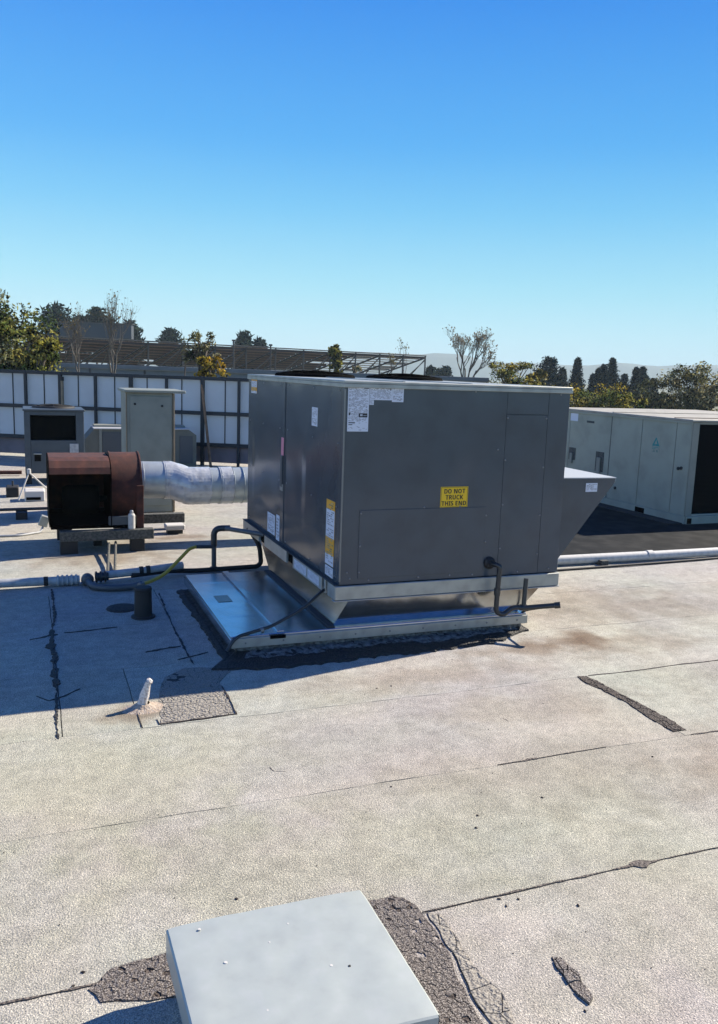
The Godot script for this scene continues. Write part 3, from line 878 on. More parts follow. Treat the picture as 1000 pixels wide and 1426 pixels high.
func fan_guard(a: float, b: float, h: float, r: float) -> MB:
	var m := MB.new()
	m.lathe(L(a, h, b), Vector3.UP, [[r + 0.02, 0.0], [r + 0.012, 0.020], [r, 0.026], [r - 0.012, 0.018]], 32)
	for i in 7:
		var rr := r * (i + 1) / 7.2
		var z := h + 0.024 + 0.026 * (1.0 - pow(rr / r, 2.0))
		var pts := []
		for k in 25: pts.append(L(a + cos(TAU * k / 24.0) * rr, z, b + sin(TAU * k / 24.0) * rr))
		m.tube(pts, 0.0025, 5, -1.0, false)
	for k in 8:
		var w := TAU * k / 8.0
		var pts := []
		for i in 5:
			var rr := r * i / 4.0
			pts.append(L(a + cos(w) * rr, h + 0.024 + 0.026 * (1.0 - pow(rr / r, 2.0)), b + sin(w) * rr))
		m.tube(pts, 0.003, 5)
	return m

func build_curb() -> void:
	# old curb under everything, with its flashing
	var t := thing("roof_curb", "low roof curb under the big grey unit, coated silver and ringed with black tar", "curb", Vector3(0.36, 0, 0.8))
	slab("curb_wall", -0.655, 1.375, -0.005, 0.056, 0.02, 1.60, mats.silver_coat, t, 0.004)
	var m := MB.new()
	var f := noise(50, 1.0, 4)
	var ring := func(k: float, w: float) -> Vector3:
		# w runs round the curb, k from its foot outward
		var per := [Vector2(-0.655, 1.60), Vector2(-0.655, 0.02), Vector2(1.375, 0.02), Vector2(1.375, 0.9)]
		var len := [1.58, 2.03, 0.88]
		var i := 0
		while i < 2 and w > len[i]:
			w -= len[i]; i += 1
		var c: Vector2 = (per[i] as Vector2).lerp(per[i + 1], w / len[i])
		var nn: Vector2 = [Vector2(-1, 0), Vector2(0, -1), Vector2(1, 0)][i]
		# round the corners
		var e: float = minf(w, len[i] - w)
		if e < 0.16:
			var other := Vector2.ZERO
			if w < len[i] - w and i > 0: other = [Vector2(-1, 0), Vector2(0, -1), Vector2(1, 0)][i - 1]
			elif w >= len[i] - w and i < 2: other = [Vector2(-1, 0), Vector2(0, -1), Vector2(1, 0)][i + 1]
			nn = (nn + other * (1.0 - e / 0.16) * 1.0)
			if other != Vector2.ZERO: nn = nn.normalized()
		var spread := 0.235 if i == 1 else (0.10 if i == 0 else 0.07)
		if i == 1: spread = (0.235 + 0.05 * f.get_noise_2d(c.x * 3.0, 5.0)) * smoothstep(1.45, 0.9, c.x) + 0.03
		var d := spread * k * (1.0 + (0.22 * f.get_noise_2d(c.x * 8.0, c.y * 8.0 + 20.0) if k > 0.5 else 0.0))
		var h := 0.026 * pow(1.0 - k, 1.6) + 0.010 * f.get_noise_2d((c + nn * d).x * 14.0, (c + nn * d).y * 14.0) * (1.0 - k * k) + (0.005 if k < 1.0 else -0.004)
		if k > 0.6 and k < 0.99: h += 0.008
		var q := c + nn * d
		return L(q.x, maxf(h, 0.002 if k < 1.0 else -0.006) + ground_h(q.x, q.y) * k, q.y)
	var ks := [0.0, 0.12, 0.25, 0.38, 0.5, 0.62, 0.74, 0.86, 0.96, 1.0]
	var steps := 150
	for i in steps:
		var w0: float = 4.49 * i / steps
		var w1: float = 4.49 * (i + 1) / steps
		for j in ks.size() - 1:
			m.face([ring.call(ks[j], w0), ring.call(ks[j], w1), ring.call(ks[j + 1], w1), ring.call(ks[j + 1], w0)], Vector3.UP)
	part("tar_flashing", m, mats.tar, t)
	var m2 := MB.new()
	var edge := func(w: float) -> float: return clampf(0.34 + 0.22 * f.get_noise_2d(w * 2.2, 3.0) + 0.10 * f.get_noise_2d(w * 13.0, 7.0), 0.06, 0.7)
	for i in 160:
		var w0: float = 1.66 + 1.90 * i / 160.0
		var w1: float = 1.66 + 1.90 * (i + 1) / 160.0
		var k0: float = edge.call(w0)
		var k1: float = edge.call(w1)
		var up := Vector3(0, 0.0016, 0.0012)
		for j in 4:
			var f0 := j / 4.0
			var f1 := (j + 1) / 4.0
			m2.face([ring.call(k0 * f0, w0) + up, ring.call(k1 * f0, w1) + up, ring.call(k1 * f1, w1) + up, ring.call(k0 * f1, w0) + up], Vector3.UP)
	part("coating", m2, mats.silver_coat, t)

	# transition between curb and unit
	var c := thing("curb_adapter", "galvanized sheet metal curb adapter with a wide flat pan, under the big grey unit", "curb adapter", Vector3(0.36, 0.06, 0.8))
	slab("pan", -0.690, 1.400, 0.112, 0.130, 0.004, 1.62, mats.zinc_pan, c, 0.004)
	slab("flange", -0.686, 1.405, 0.058, 0.116, -0.008, 0.0035, mats.rail_metal, c, 0.002)
	slab("flange", -0.694, -0.686, 0.058, 0.116, -0.008, 1.628, mats.zinc_pan, c, 0.002)
	slab("flange", 1.4005, 1.409, 0.058, 0.116, 0.004, 1.628, mats.rail_metal, c, 0.002)
	slab("flange", -0.686, 1.400, 0.058, 0.116, 1.6205, 1.628, mats.rail_metal, c, 0.002)
	slab("pan_seam", -0.395, -0.345, 0.1305, 0.142, 0.02, 1.625, mats.zinc_pan, c, 0.004)
	slab("pan_patch", -0.60, -0.50, 0.1304, 0.133, 0.78, 0.95, mats.seam_dark, c, 0.001).material_override = mats.unit_paint
	slab("flange_slot", -0.445, -0.345, 0.100, 0.122, -0.011, -0.0082, mats.dark_inside, c, 0.0)
	var q := MB.new()
	var low := [L(-0.01, 0.1305, 0.062), L(1.365, 0.1305, 0.062), L(1.365, 0.1305, 1.6), L(-0.01, 0.1305, 1.6)]
	var high := [L(0.075, 0.309, 0.012), L(1.50, 0.309, 0.012), L(1.50, 0.309, 1.95), L(0.005, 0.309, 1.95)]
	q.loft(low, high, Vector3.DOWN)
	part("transition", q, mats.galvanized, c)
	var fold := MB.new()
	fold.box(-0.055, -0.010, 0.1308, 0.1405, 0.02, 1.60, 0.003)
	part("fold", fold, mats.seam_dark, c)
	var s := []
	for i in 9: s.append(L(-0.6 + i * 0.24, 0.087, -0.0085))
	screws(s, Vector3(0, 0, 1), c, 0.006)

	var g := thing("conduit", "thin black conduit slanting across the blue reflecting pan up to the unit", "conduit", Vector3(-0.62, 0.13, 0.0))
	pipe("tube", [L(-0.72, 0.055, -0.03), L(-0.66, 0.128, 0.0), L(-0.43, 0.168, 0.03), L(-0.20, 0.25, 0.10), L(-0.045, 0.335, 0.18), L(0.0, 0.345, 0.2)], 0.0105, mats.black_pipe, g, 0.05)
	var clip := MB.new()
	clip.lathe(L(-0.50, 0.150, 0.02), Vector3(1, 0.3, 0), [[0.0, 0], [0.02, 0.001], [0.02, 0.02], [0.0, 0.021]], 12)
	part("clip", clip, mats.screw_head, g)


# ------------------------------------------------------------------ pipes round the unit
func build_pipes() -> void:
	var g := thing("gas_pipe", "grey blue riser pipe with a black elbow, standing left of the big unit", "pipe", Vector3(-0.333, 0, 2.23))
	pipe("riser", [L(-0.333, -0.01, 2.23), L(-0.335, 0.335, 2.23)], 0.021, mats.blue_grey_pipe, g, 0.0)
	pipe("elbow", [L(-0.334, 0.22, 2.23), L(-0.335, 0.375, 2.23), L(-0.20, 0.378, 2.20)], 0.027, mats.black_pipe, g, 0.07)
	pipe("run", [L(-0.25, 0.377, 2.215), L(0.02, 0.385, 1.80)], 0.020, mats.blue_grey_pipe, g, 0.0)
	var foot := MB.new()
	foot.lathe(L(-0.333, 0.0, 2.23), Vector3.UP, [[0.034, -0.01], [0.034, 0.035], [0.022, 0.04]], 14)
	part("foot", foot, mats.blue_grey_pipe, g)

	var b := thing("cable", "black cable along the back edge of the pan, rising to the unit's rear corner", "cable", Vector3(-0.5, 0, 2.15))
	pipe("cable_run", [L(-1.05, 0.05, 2.02), L(-0.75, 0.055, 2.10), L(-0.52, 0.03, 2.15), L(0.04, 0.03, 2.19), L(0.075, 0.06, 2.19), L(0.055, 0.22, 2.17), L(-0.02, 0.36, 2.28)], 0.021, mats.black_rubber, b, 0.06)

	var y := thing("gas_hose", "yellow flexible gas hose bending up from the pipe fittings on the roof", "hose", Vector3(-0.8, 0, 2.0))
	pipe("hose", [L(-1.0, 0.05, 1.72), L(-0.92, 0.05, 1.80), L(-0.80, 0.075, 1.90), L(-0.66, 0.17, 2.02), L(-0.56, 0.232, 2.12), L(-0.50, 0.236, 2.16)], 0.0145, mats.yellow_hose, y, 0.08)
	pipe("connector", [L(-0.505, 0.236, 2.157), L(-0.345, 0.215, 2.23)], 0.017, mats.blue_grey_pipe, y, 0.0)
	var nut := MB.new()
	nut.lathe(L(-1.03, 0.048, 1.69), Vector3(0.09, 0.0, -0.09), [[0.0, 0], [0.022, 0.001], [0.022, 0.05], [0.0, 0.051]], 6)
	part("nut", nut, mats.screw_head, y)

	var l := thing("roof_pipe", "long grey roof pipe with ribbed couplings at the left edge of the photo", "pipe", Vector3(-1.6, 0, 2.0))
	pipe("pipe_length", [L(-4.2, 0.050, 2.06), L(-1.62, 0.048, 1.985)], 0.034, mats.grey_pipe, l, 0.0, 16)
	pipe("pipe_length", [L(-1.26, 0.062, 2.03), L(-0.93, 0.075, 2.06), L(-0.62, 0.085, 2.14)], 0.032, mats.grey_pipe, l, 0.04, 16)
	var rib := MB.new()
	for i in 5:
		rib.lathe(L(-1.625 + i * 0.034, 0.049, 1.985), Vector3(1, 0, 0), [[0.034, 0.0], [0.043, 0.004], [0.043, 0.016], [0.034, 0.02], [0.033, 0.036]], 18)
	part("coupling", rib, mats.grey_pipe, l)
	var rib2 := MB.new()
	for i in 3: rib2.lathe(L(-1.335 + i * 0.034, 0.056, 2.01), Vector3(1, 0.03, 0), [[0.033, 0.0], [0.045, 0.004], [0.045, 0.016], [0.034, 0.02], [0.033, 0.036]], 18)
	part("coupling", rib2, mats.black_pipe, l)
	var ball := MB.new()
	ball.lathe(L(-1.395, 0.050, 1.915), Vector3(0, 0, -1), [[0.0, 0.0], [0.030, 0.006], [0.046, 0.02], [0.050, 0.045], [0.044, 0.09], [0.036, 0.12], [0.0, 0.125]], 18)
	part("tee", ball, mats.blue_grey_pipe, l)
	pipe("branch", [L(-1.395, 0.045, 1.93), L(-1.37, 0.03, 1.80), L(-1.24, 0.026, 1.74), L(-1.08, 0.028, 1.74), L(-1.0, 0.05, 1.72)], 0.026, mats.blue_grey_pipe, l, 0.06)
	for q in [[-0.93, 0.078, 2.06], [-0.985, 0.076, 2.055], [-1.72, 0.048, 1.988]]:
		var tape := MB.new()
		tape.lathe(L(q[0], q[1], q[2]), Vector3(1, 0.03, 0), [[0.0355, 0.0], [0.037, 0.003], [0.037, 0.03], [0.0355, 0.033]], 14)
		part("tape", tape, mats.black_rubber, l)

	var s := thing("support_post", "short black capped post standing on the shaded roof beside the yellow hose", "post", Vector3(-1.085, 0, 1.0))
	var m := MB.new()
	m.lathe(L(-1.085, 0.0, 1.0), Vector3.UP, [[0.085, -0.01], [0.082, 0.008], [0.062, 0.016], [0.058, 0.19], [0.062, 0.2], [0.056, 0.215], [0.0, 0.217]], 22)
	part("post", m, mats.black_rubber, s)
	var m2 := MB.new()
	m2.lathe(L(-1.2, 0.0, 1.25), Vector3.UP, [[0.12, -0.01], [0.11, 0.006], [0.09, 0.012], [0.0, 0.013]], 22)
	part("tar_pad", m2, mats.tar, s)

	var vt := thing("vent_stub", "small white sealant coated pipe stub leaning up at the edge of the shadow", "pipe stub", Vector3(-1.288, 0, -0.63))
	var vp := MB.new()
	var path := []
	var rad := [0.030, 0.026, 0.023, 0.025, 0.021, 0.017, 0.014]
	for i in 7: path.append(L(-1.302 + 0.0065 * i, -0.005 + 0.024 * i, -0.63 - 0.001 * i))
	for i in 6: vp.tube([path[i], path[i + 1]], rad[i], 14, rad[i + 1], i == 5)
	vp.lathe(L(-1.262, 0.137, -0.636), Vector3(0.9, 1, 0), [[0.016, 0.0], [0.018, 0.008], [0.012, 0.018], [0.0, 0.02]], 12)
	part("stub", vp, mats.white_sealant, vt)
	var sk := MB.new()
	var f := noise(55, 1.0, 3)
	for k in 40:
		var ring := []
		for kk in [k, k + 1]:
			var w: float = TAU * kk / 40.0
			var rr := 0.118 * (1.0 + 0.28 * f.get_noise_2d(cos(w) * 9.0, sin(w) * 9.0))
			ring.append([L(-1.288 + cos(w) * 0.032, 0.026, -0.63 + sin(w) * 0.032), L(-1.285 + cos(w) * rr * 0.5, 0.010, -0.63 + sin(w) * rr * 0.45), L(-1.28 + cos(w) * rr * 1.05, -0.004, -0.635 + sin(w) * rr * 0.75)])
		for j in 2: sk.face([ring[0][j], ring[1][j], ring[1][j + 1], ring[0][j + 1]], Vector3.UP)
	part("sealant_skirt", sk, mats.sealant_skirt, vt)

	# right of the unit
	var rp := thing("roof_pipe", "long white roof pipe lying across the roof right of the big unit", "pipe", Vector3(2.6, 0, 1.7))
	pipe("pipe_length", [L(1.95, 0.060, 1.70), L(3.9, 0.052, 1.70)], 0.045, mats.white_pipe, rp, 0.0, 18)
	pipe("pipe_length", [L(3.9, 0.052, 1.70), L(9.5, 0.05, 1.72)], 0.043, mats.white_pipe, rp, 0.0, 18)
	var cp := MB.new()
	cp.lathe(L(3.85, 0.055, 1.70), Vector3(1, 0, 0), [[0.045, 0.0], [0.050, 0.004], [0.050, 0.07], [0.043, 0.074]], 18)
	part("coupling", cp, mats.white_pipe, rp)
	slab("pipe_rest", 3.25, 3.33, 0.0, 0.05, 1.60, 1.80, mats.old_wood, rp)
	slab("pipe_rest", 5.4, 5.48, 0.0, 0.05, 1.60, 1.80, mats.old_wood, rp)
	var cb := thing("cable", "thin black cable on the roof in front of the white pipe", "cable", Vector3(3.7, 0, 1.55))
	pipe("cable_run", [L(1.7, 0.012, 1.48), L(2.76, 0.012, 1.51), L(3.4, 0.012, 1.535), L(4.0, 0.012, 1.555), L(4.7, 0.012, 1.60), L(8.5, 0.012, 1.62)], 0.012, mats.black_rubber, cb, 0.3, 8)


# ------------------------------------------------------------------ vent cover in front
func build_cap() -> void:
	var t := thing("vent_cover", "square galvanized sheet metal vent cover at the bottom of the photo", "vent cover", Vector3(-1.19, 0, -2.98))
	var m := MB.new()
	# a lid whose top is faintly dished and whose edges are rolled
	var n := 14
	var nz := noise(57, 1.0, 2)
	var hgt := func(x: float, y: float) -> float: return 0.203 + 0.0025 * nz.get_noise_2d(x * 3.0, y * 3.0) - 0.005 * (pow(2 * x - 1, 6.0) + pow(2 * y - 1, 6.0))
	var pt := func(x: float, y: float) -> Vector3: return L(lerpf(-1.480, -0.905, x), hgt.call(x, y), lerpf(-3.238, -2.703, y))
	var nr := func(x: float, y: float) -> Vector3:
		var e := 0.01
		return Vector3((hgt.call(x - e, y) - hgt.call(x + e, y)) / (2 * e * 0.59), 1.0, (hgt.call(x, y + e) - hgt.call(x, y - e)) / (2 * e * 0.565)).normalized()
	for i in n:
		for j in n:
			var x0 := float(i) / n; var x1 := float(i + 1) / n; var y0 := float(j) / n; var y1 := float(j + 1) / n
			m.quad(pt.call(x0, y0), pt.call(x1, y0), pt.call(x1, y1), pt.call(x0, y1), nr.call(x0, y0), nr.call(x1, y0), nr.call(x1, y1), nr.call(x0, y1))
	for i in n:
		var f0 := float(i) / n; var f1 := float(i + 1) / n
		for q in [[pt.call(f0, 0.0), pt.call(f1, 0.0), Vector3(0, 0, 1)], [pt.call(f0, 1.0), pt.call(f1, 1.0), Vector3(0, 0, -1)], [pt.call(0.0, f0), pt.call(0.0, f1), Vector3(-1, 0, 0)], [pt.call(1.0, f0), pt.call(1.0, f1), Vector3(1, 0, 0)]]:
			var o: Vector3 = q[2] * 0.005 + Vector3(0, -0.004, 0)
			var e: Vector3 = q[2] * 0.005 + Vector3(0, -0.085, 0)
			m.face([q[0], q[1], q[1] + o, q[0] + o], q[2] + Vector3.UP)
			m.face([q[0] + o, q[1] + o, q[1] + e, q[0] + e], q[2])
			m.face([q[0] + e, q[1] + e, q[1] + e - q[2] * 0.02, q[0] + e - q[2] * 0.02], Vector3.DOWN)
	part("lid", m, mats.weathered_zinc, t)
	slab("collar", -1.455, -0.93, -0.004, 0.19, -3.215, -2.73, mats.weathered_zinc, t, 0.003)
	for q in [[-1.40, -2.745, 0.0045], [-1.23, -2.86, 0.003], [-1.36, -2.90, 0.005], [-1.16, -2.80, 0.003], [-1.10, -3.0, 0.0045], [-1.30, -3.1, 0.003]]:
		var sp := MB.new()
		sp.lathe(L(q[0], 0.2032, q[1]), Vector3.UP, [[q[2], -0.0015], [q[2] * 0.9, 0.0006], [0.0, 0.0007]], 9)
		part("white_speck", sp, mats.white_block, t)
	slab("scuff", -1.058, -1.052, 0.2015, 0.2045, -3.02, -3.014, mats.black_rubber, t, 0.001)


# ------------------------------------------------------------------ things behind the unit, left
func build_left() -> void:
	# fan on its stand
	var t := thing("exhaust_blower", "rusty brown exhaust blower with a round scroll housing, on grey timbers", "blower", Vector3(-1.2, 0.2, 3.5))
	var m := MB.new()
	# discharge hood, open towards the front: sheets with a rolled top
	var prof := [[3.98, 0.30], [3.98, 0.74], [3.93, 0.83], [3.84, 0.868], [3.42, 0.868], [3.31, 0.845], [3.235, 0.79], [3.205, 0.735]]
	for i in prof.size() - 1:
		var p0: Array = prof[i]; var p1: Array = prof[i + 1]
		var d := Vector2(p1[0] - p0[0], p1[1] - p0[1]).normalized().orthogonal() * 0.012
		m.loft([L(-1.632, p0[1], p0[0]), L(-1.10, p0[1], p0[0]), L(-1.10, p1[1], p1[0]), L(-1.632, p1[1], p1[0])],
			[L(-1.632, p0[1] - d.y, p0[0] - d.x), L(-1.10, p0[1] - d.y, p0[0] - d.x), L(-1.10, p1[1] - d.y, p1[0] - d.x), L(-1.632, p1[1] - d.y, p1[0] - d.x)], Vector3(0, d.y, -d.x))
	var hood := part("discharge_hood", m, mats.rust, t)
	for a in [-1.642, -1.1]:
		var s := MB.new()
		var lo := []; var hi := []
		for q in prof:
			lo.append(L(a, q[1], q[0])); hi.append(L(a + 0.010, q[1], q[0]))
		lo.append(L(a, 0.245, 3.22)); hi.append(L(a + 0.010, 0.245, 3.22))
		lo.append(L(a, 0.245, 3.98)); hi.append(L(a + 0.010, 0.245, 3.98))
		s.loft(lo, hi, Vector3(-1, 0, 0))
		part("hood_side", s, mats.rust_shaded, hood)
	slab("hood_back", -1.63, -1.10, 0.245, 0.30, 3.90, 3.97, mats.rust_shaded, hood)
	slab("hood_floor", -1.63, -1.10, 0.245, 0.258, 3.25, 3.97, mats.rust_shaded, hood)
	var motor := MB.new()
	motor.lathe(L(-1.52, 0.44, 3.62), Vector3(1, 0, 0), [[0.0, 0.0], [0.12, 0.01], [0.14, 0.05], [0.14, 0.3], [0.12, 0.34], [0.03, 0.35], [0.03, 0.5]], 24)
	part("motor", motor, mats.dark_inside, t)  # black stands in for the shade inside the hood
	# scroll
	var sc := MB.new()
	var c := L(0, 0.545, 3.62)
	var prev := []
	for k in 41:
		var w := 2.6 + TAU * k / 40.0
		var r := 0.315 + 0.04 * k / 40.0
		var q := [L(-1.085, 0.545 + sin(w) * r, 3.62 - cos(w) * r), L(-0.80, 0.545 + sin(w) * r, 3.62 - cos(w) * r), Vector3(0, sin(w), cos(w))]
		if k > 0: sc.quad(prev[0], prev[1], q[1], q[0], prev[2], prev[2], q[2], q[2])
		prev = q
	var scroll := part("scroll", sc, mats.rust, t)
	for a in [-1.085, -0.812]:
		var s := MB.new()
		var lo := []; var hi := []
		for k in 40:
			var w := 2.6 + TAU * k / 40.0
			var r := 0.325 + 0.04 * k / 40.0
			lo.append(L(a, 0.545 + sin(w) * r, 3.62 - cos(w) * r)); hi.append(L(a + 0.012, 0.545 + sin(w) * r, 3.62 - cos(w) * r))
		s.loft(lo, hi, Vector3(-1, 0, 0))
		part("scroll_side", s, mats.rust, scroll)
	slab("foot_bracket", -0.865, -0.80, 0.215, 0.62, 3.21, 3.225, mats.rust, t)
	slab("foot_bracket", -1.08, -0.80, 0.215, 0.24, 3.22, 3.95, mats.rust_shaded, t)
	slab("skid", -1.63, -0.80, 0.215, 0.244, 3.26, 3.34, mats.rust_shaded, t)
	slab("skid", -1.63, -0.80, 0.215, 0.244, 3.85, 3.93, mats.rust_shaded, t)
	slab("belt_guard", -1.12, -0.87, 0.245, 0.33, 3.225, 3.25, mats.blue_grey_pipe, t)

	var st := thing("timber_stand", "grey weathered timber stand with dark legs under the rusty blower", "stand", Vector3(-1.15, 0, 3.4))
	slab("beam", -1.555, -0.715, 0.118, 0.212, 3.15, 3.24, mats.old_wood, st, 0.004)
	slab("beam", -1.6, -0.74, 0.118, 0.212, 3.82, 3.93, mats.old_wood, st, 0.004)
	for q in [[-1.555, -1.40, 3.16], [-0.93, -0.80, 3.16], [-1.56, -1.42, 3.82], [-0.95, -0.80, 3.82], [-1.24, -1.16, 3.5]]: slab("leg", q[0], q[1], -0.004, 0.117, q[2], q[2] + 0.1, mats.black_rubber, st, 0.004)
	var bb := thing("timber_beam", "grey timber beam resting on the roof behind the blower, below the duct", "beam", Vector3(-0.5, 0, 4.25))
	slab("beam", -0.85, -0.245, 0.07, 0.17, 4.2, 4.30, mats.old_wood, bb, 0.004)
	slab("block", -0.80, -0.70, -0.003, 0.069, 4.21, 4.29, mats.old_wood, bb, 0.003)
	slab("block", -0.42, -0.34, -0.003, 0.069, 4.21, 4.29, mats.old_wood, bb, 0.003)
	var wb := thing("white_block", "small white block lying on the roof under the end of the timber beam", "block", Vector3(-0.38, 0, 4.0))
	slab("body", -0.49, -0.29, 0.045, 0.10, 3.9, 4.06, mats.white_block, wb, 0.01)
	slab("foot", -0.47, -0.31, -0.004, 0.0445, 3.93, 4.03, mats.black_rubber, wb, 0.004)
	var can := thing("spray_can", "pale grey spray can standing on the front timber of the blower stand", "can", Vector3(-0.915, 0.212, 3.195))
	var cm := MB.new()
	cm.lathe(L(-0.915, 0.212, 3.195), Vector3.UP, [[0.0, 0.0], [0.030, 0.001], [0.033, 0.006], [0.033, 0.128], [0.028, 0.142], [0.020, 0.148]], 20)
	part("can_body", cm, mats.white_pipe, can)
	var cc := MB.new()
	cc.lathe(L(-0.915, 0.3602, 3.195), Vector3.UP, [[0.018, 0.0], [0.017, 0.022], [0.012, 0.03], [0.0, 0.031]], 16)
	part("can_cap", cc, mats.grey_pipe, can)
	for q in [["thin grey rod on the roof under the blower stand, the left one of two", -1.127, 3.145, -1.213, 2.303], ["thin grey rod on the roof under the blower stand, the right one of two", -1.062, 3.20, -1.151, 2.341]]:
		var rd := thing("metal_rod", q[0], "rod", Vector3(q[3], 0, q[4]), "rods under the blower stand")
		pipe("rod", [L(q[1], 0.09, q[2]), L(q[3], 0.014, q[4])], 0.012, mats.old_wood, rd, 0.0, 8)

	# duct
	var d := thing("duct", "round silver duct with clear plastic wrap, joining the rusty blower and the unit", "duct", Vector3(-0.2, 0.6, 3.45))
	var body := MB.new()
	body.tube([L(-0.80, 0.625, 3.58), L(-0.50, 0.62, 3.58)], 0.182, 36)
	part("duct_section", body, mats.duct_metal, d)
	body = MB.new()
	body.tube(arc([L(-0.53, 0.62, 3.58), L(-0.44, 0.61, 3.56), L(-0.36, 0.57, 3.53), L(-0.26, 0.565, 3.52)], 0.06), 0.181, 36)
	part("duct_section", body, mats.foil_wrap, d)
	body = MB.new()
	body.tube([L(-0.30, 0.565, 3.52), L(2.2, 0.565, 3.52)], 0.180, 36)
	part("duct_section", body, mats.duct_metal, d)
	for a in [-0.80, -0.775, -0.56, -0.13, -0.02, 0.10, 0.20, 0.31, 0.42]:
		var r := MB.new()
		r.lathe(L(a, 0.62 if a < -0.5 else 0.566, 3.58 if a < -0.5 else 3.52), Vector3(1, 0, 0), [[0.181, 0.0], [0.189, 0.003], [0.189, 0.008], [0.181, 0.012]], 36)
		part("duct_rib", r, mats.duct_metal, d)
	# plastic wrap: a crumpled sleeve
	var f := noise(56, 1.0, 4)
	for seg in [[-0.57, -0.12, 0.187], [-0.03, 0.10, 0.186]]:
		var w := MB.new()
		var rows := []
		for i in 22:
			var a := lerpf(seg[0], seg[1], i / 21.0)
			var bend := smoothstep(-0.50, -0.33, a)
			var row := []
			for k in 37:
				var ang := TAU * k / 36.0
				var rr: float = seg[2] + 0.005 * absf(f.get_noise_3d(a * 9.0 + ang * 0.7, cos(ang) * 2.5, sin(ang) * 2.5))
				row.append(L(a, lerpf(0.62, 0.566, bend) + sin(ang) * rr, lerpf(3.58, 3.52, bend) + cos(ang) * rr))
			rows.append(row)
		for i in 21:
			for k in 36:
				var mid: Vector3 = (rows[i][k] + rows[i + 1][k + 1]) * 0.5
				w.face([rows[i][k], rows[i + 1][k], rows[i + 1][k + 1], rows[i][k + 1]], mid - Vector3(mid.x, 0.58, -3.55))
		part("plastic_wrap", w, mats.foil_wrap, d)

	# tall cabinet
	var tc := thing("tall_cabinet", "tall olive grey cabinet with a flat overhanging lid, behind the silver duct", "cabinet", Vector3(-0.48, 0, 5.5))
	slab("body", -0.735, -0.215, 0.02, 1.418, 5.20, 5.85, mats.olive_cabinet, tc, 0.006)
	slab("edge_strip", -0.213, -0.190, 0.02, 1.415, 5.195, 5.85, mats.edge_tan, tc, 0.003)
	slab("edge_strip", -0.743, -0.736, 0.02, 1.415, 5.195, 5.26, mats.edge_tan, tc, 0.002)
	slab("door", -0.70, -0.235, 0.10, 1.38, 5.188, 5.199, mats.olive_cabinet, tc, 0.004)
	slab("lid", -0.765, -0.07, 1.420, 1.452, 5.15, 5.92, mats.olive_cabinet, tc, 0.006)
	slab("base", -0.72, -0.20, -0.004, 0.019, 5.22, 5.83, mats.black_rubber, tc)
	for q in [[-0.645, 1.29], [-0.338, 1.272]]:
		var h := MB.new()
		h.lathe(L(q[0], q[1], 5.188), Vector3(0, 0, 1), [[0.014, 0.0], [0.014, 0.006], [0.0, 0.007]], 12)
		part("knockout", h, mats.black_rubber, tc)

	# condensing unit
	var cu := thing("condensing_unit", "dark grey condensing unit with a black coil opening, in front of the screen wall", "air conditioner", Vector3(-1.44, 0, 8.3))
	for q in [[-1.845, -1.765, 0.16, 1.04], [-1.155, -1.045, 0.16, 1.04], [-1.764, -1.156, 0.985, 1.04]]: slab("frame", q[0], q[1], q[2], q[3], 7.9, 7.96, mats.grey_cabinet, cu, 0.004)
	slab("lower_panel", -1.764, -1.156, 0.16, 0.632, 7.905, 7.95, mats.grey_cabinet, cu, 0.004)
	slab("lid", -1.86, -1.03, 1.042, 1.070, 7.88, 8.72, mats.grey_cabinet, cu, 0.006)
	part("fan_guard", fan_guard(-1.44, 8.3, 1.075, 0.28), mats.black_rubber, cu)
	slab("cabinet", -1.83, -1.06, 0.16, 1.04, 8.0, 8.7, mats.coil, cu)
	slab("side_sheet", -1.056, -1.045, 0.16, 1.04, 7.962, 8.7, mats.grey_cabinet, cu)
	slab("side_sheet", -1.845, -1.834, 0.16, 1.04, 7.962, 8.7, mats.grey_cabinet, cu)
	var fins := MB.new()
	for i in 26: fins.box(-1.76, -1.16, 0.64 + i * 0.0132, 0.644 + i * 0.0132, 7.955, 7.995, 0.0)
	part("coil_fins", fins, mats.coil, cu, "", true)
	slab("data_plate", -1.245, -1.125, 0.36, 0.585, 7.896, 7.9045, mats.white_block, cu, 0.001).material_override = mats.grey_pipe
	slab("access_opening", -1.72, -1.635, 0.335, 0.43, 7.90, 7.9045, mats.dark_inside, cu, 0.0)
	slab("opening_hood", -1.73, -1.625, 0.431, 0.45, 7.87, 7.9045, mats.rail_metal, cu, 0.003)
	for q in [[-1.80, 7.95], [-1.10, 7.95], [-1.80, 8.6], [-1.10, 8.6]]: slab("leg", q[0] - 0.04, q[0] + 0.04, -0.004, 0.158, q[1], q[1] + 0.08, mats.black_rubber, cu)

	# low evaporative cooler
	var ec := thing("low_cooler", "low grey box cooler with a sloped shoulder, half hidden behind the tall cabinet", "cooler", Vector3(-0.05, 0, 10.0))
	var prof2 := [[-0.93, 0.03], [-0.93, 0.50], [-0.79, 0.665], [0.76, 0.665], [0.885, 0.575], [0.885, 0.03]]
	var lo2 := []; var hi2 := []
	for q in prof2:
		lo2.append(L(q[0], q[1], 9.62)); hi2.append(L(q[0], q[1], 10.25))
	var bm := MB.new()
	bm.loft(lo2, hi2, Vector3(0, 0, 1))
	part("body", bm, mats.beige_metal, ec)
	slab("front_grille", -0.66, 0.50, 0.1, 0.62, 9.606, 9.619, mats.blue_grey_pipe, ec)
	slab("front_grille", 0.60, 0.82, 0.1, 0.56, 9.606, 9.619, mats.blue_grey_pipe, ec)
	slab("front_post", -0.71, -0.665, 0.03, 0.665, 9.60, 9.6185, mats.cream_post, ec)
	slab("top_rim", -0.80, 0.77, 0.667, 0.685, 9.59, 10.28, mats.sunlit_metal, ec, 0.004)
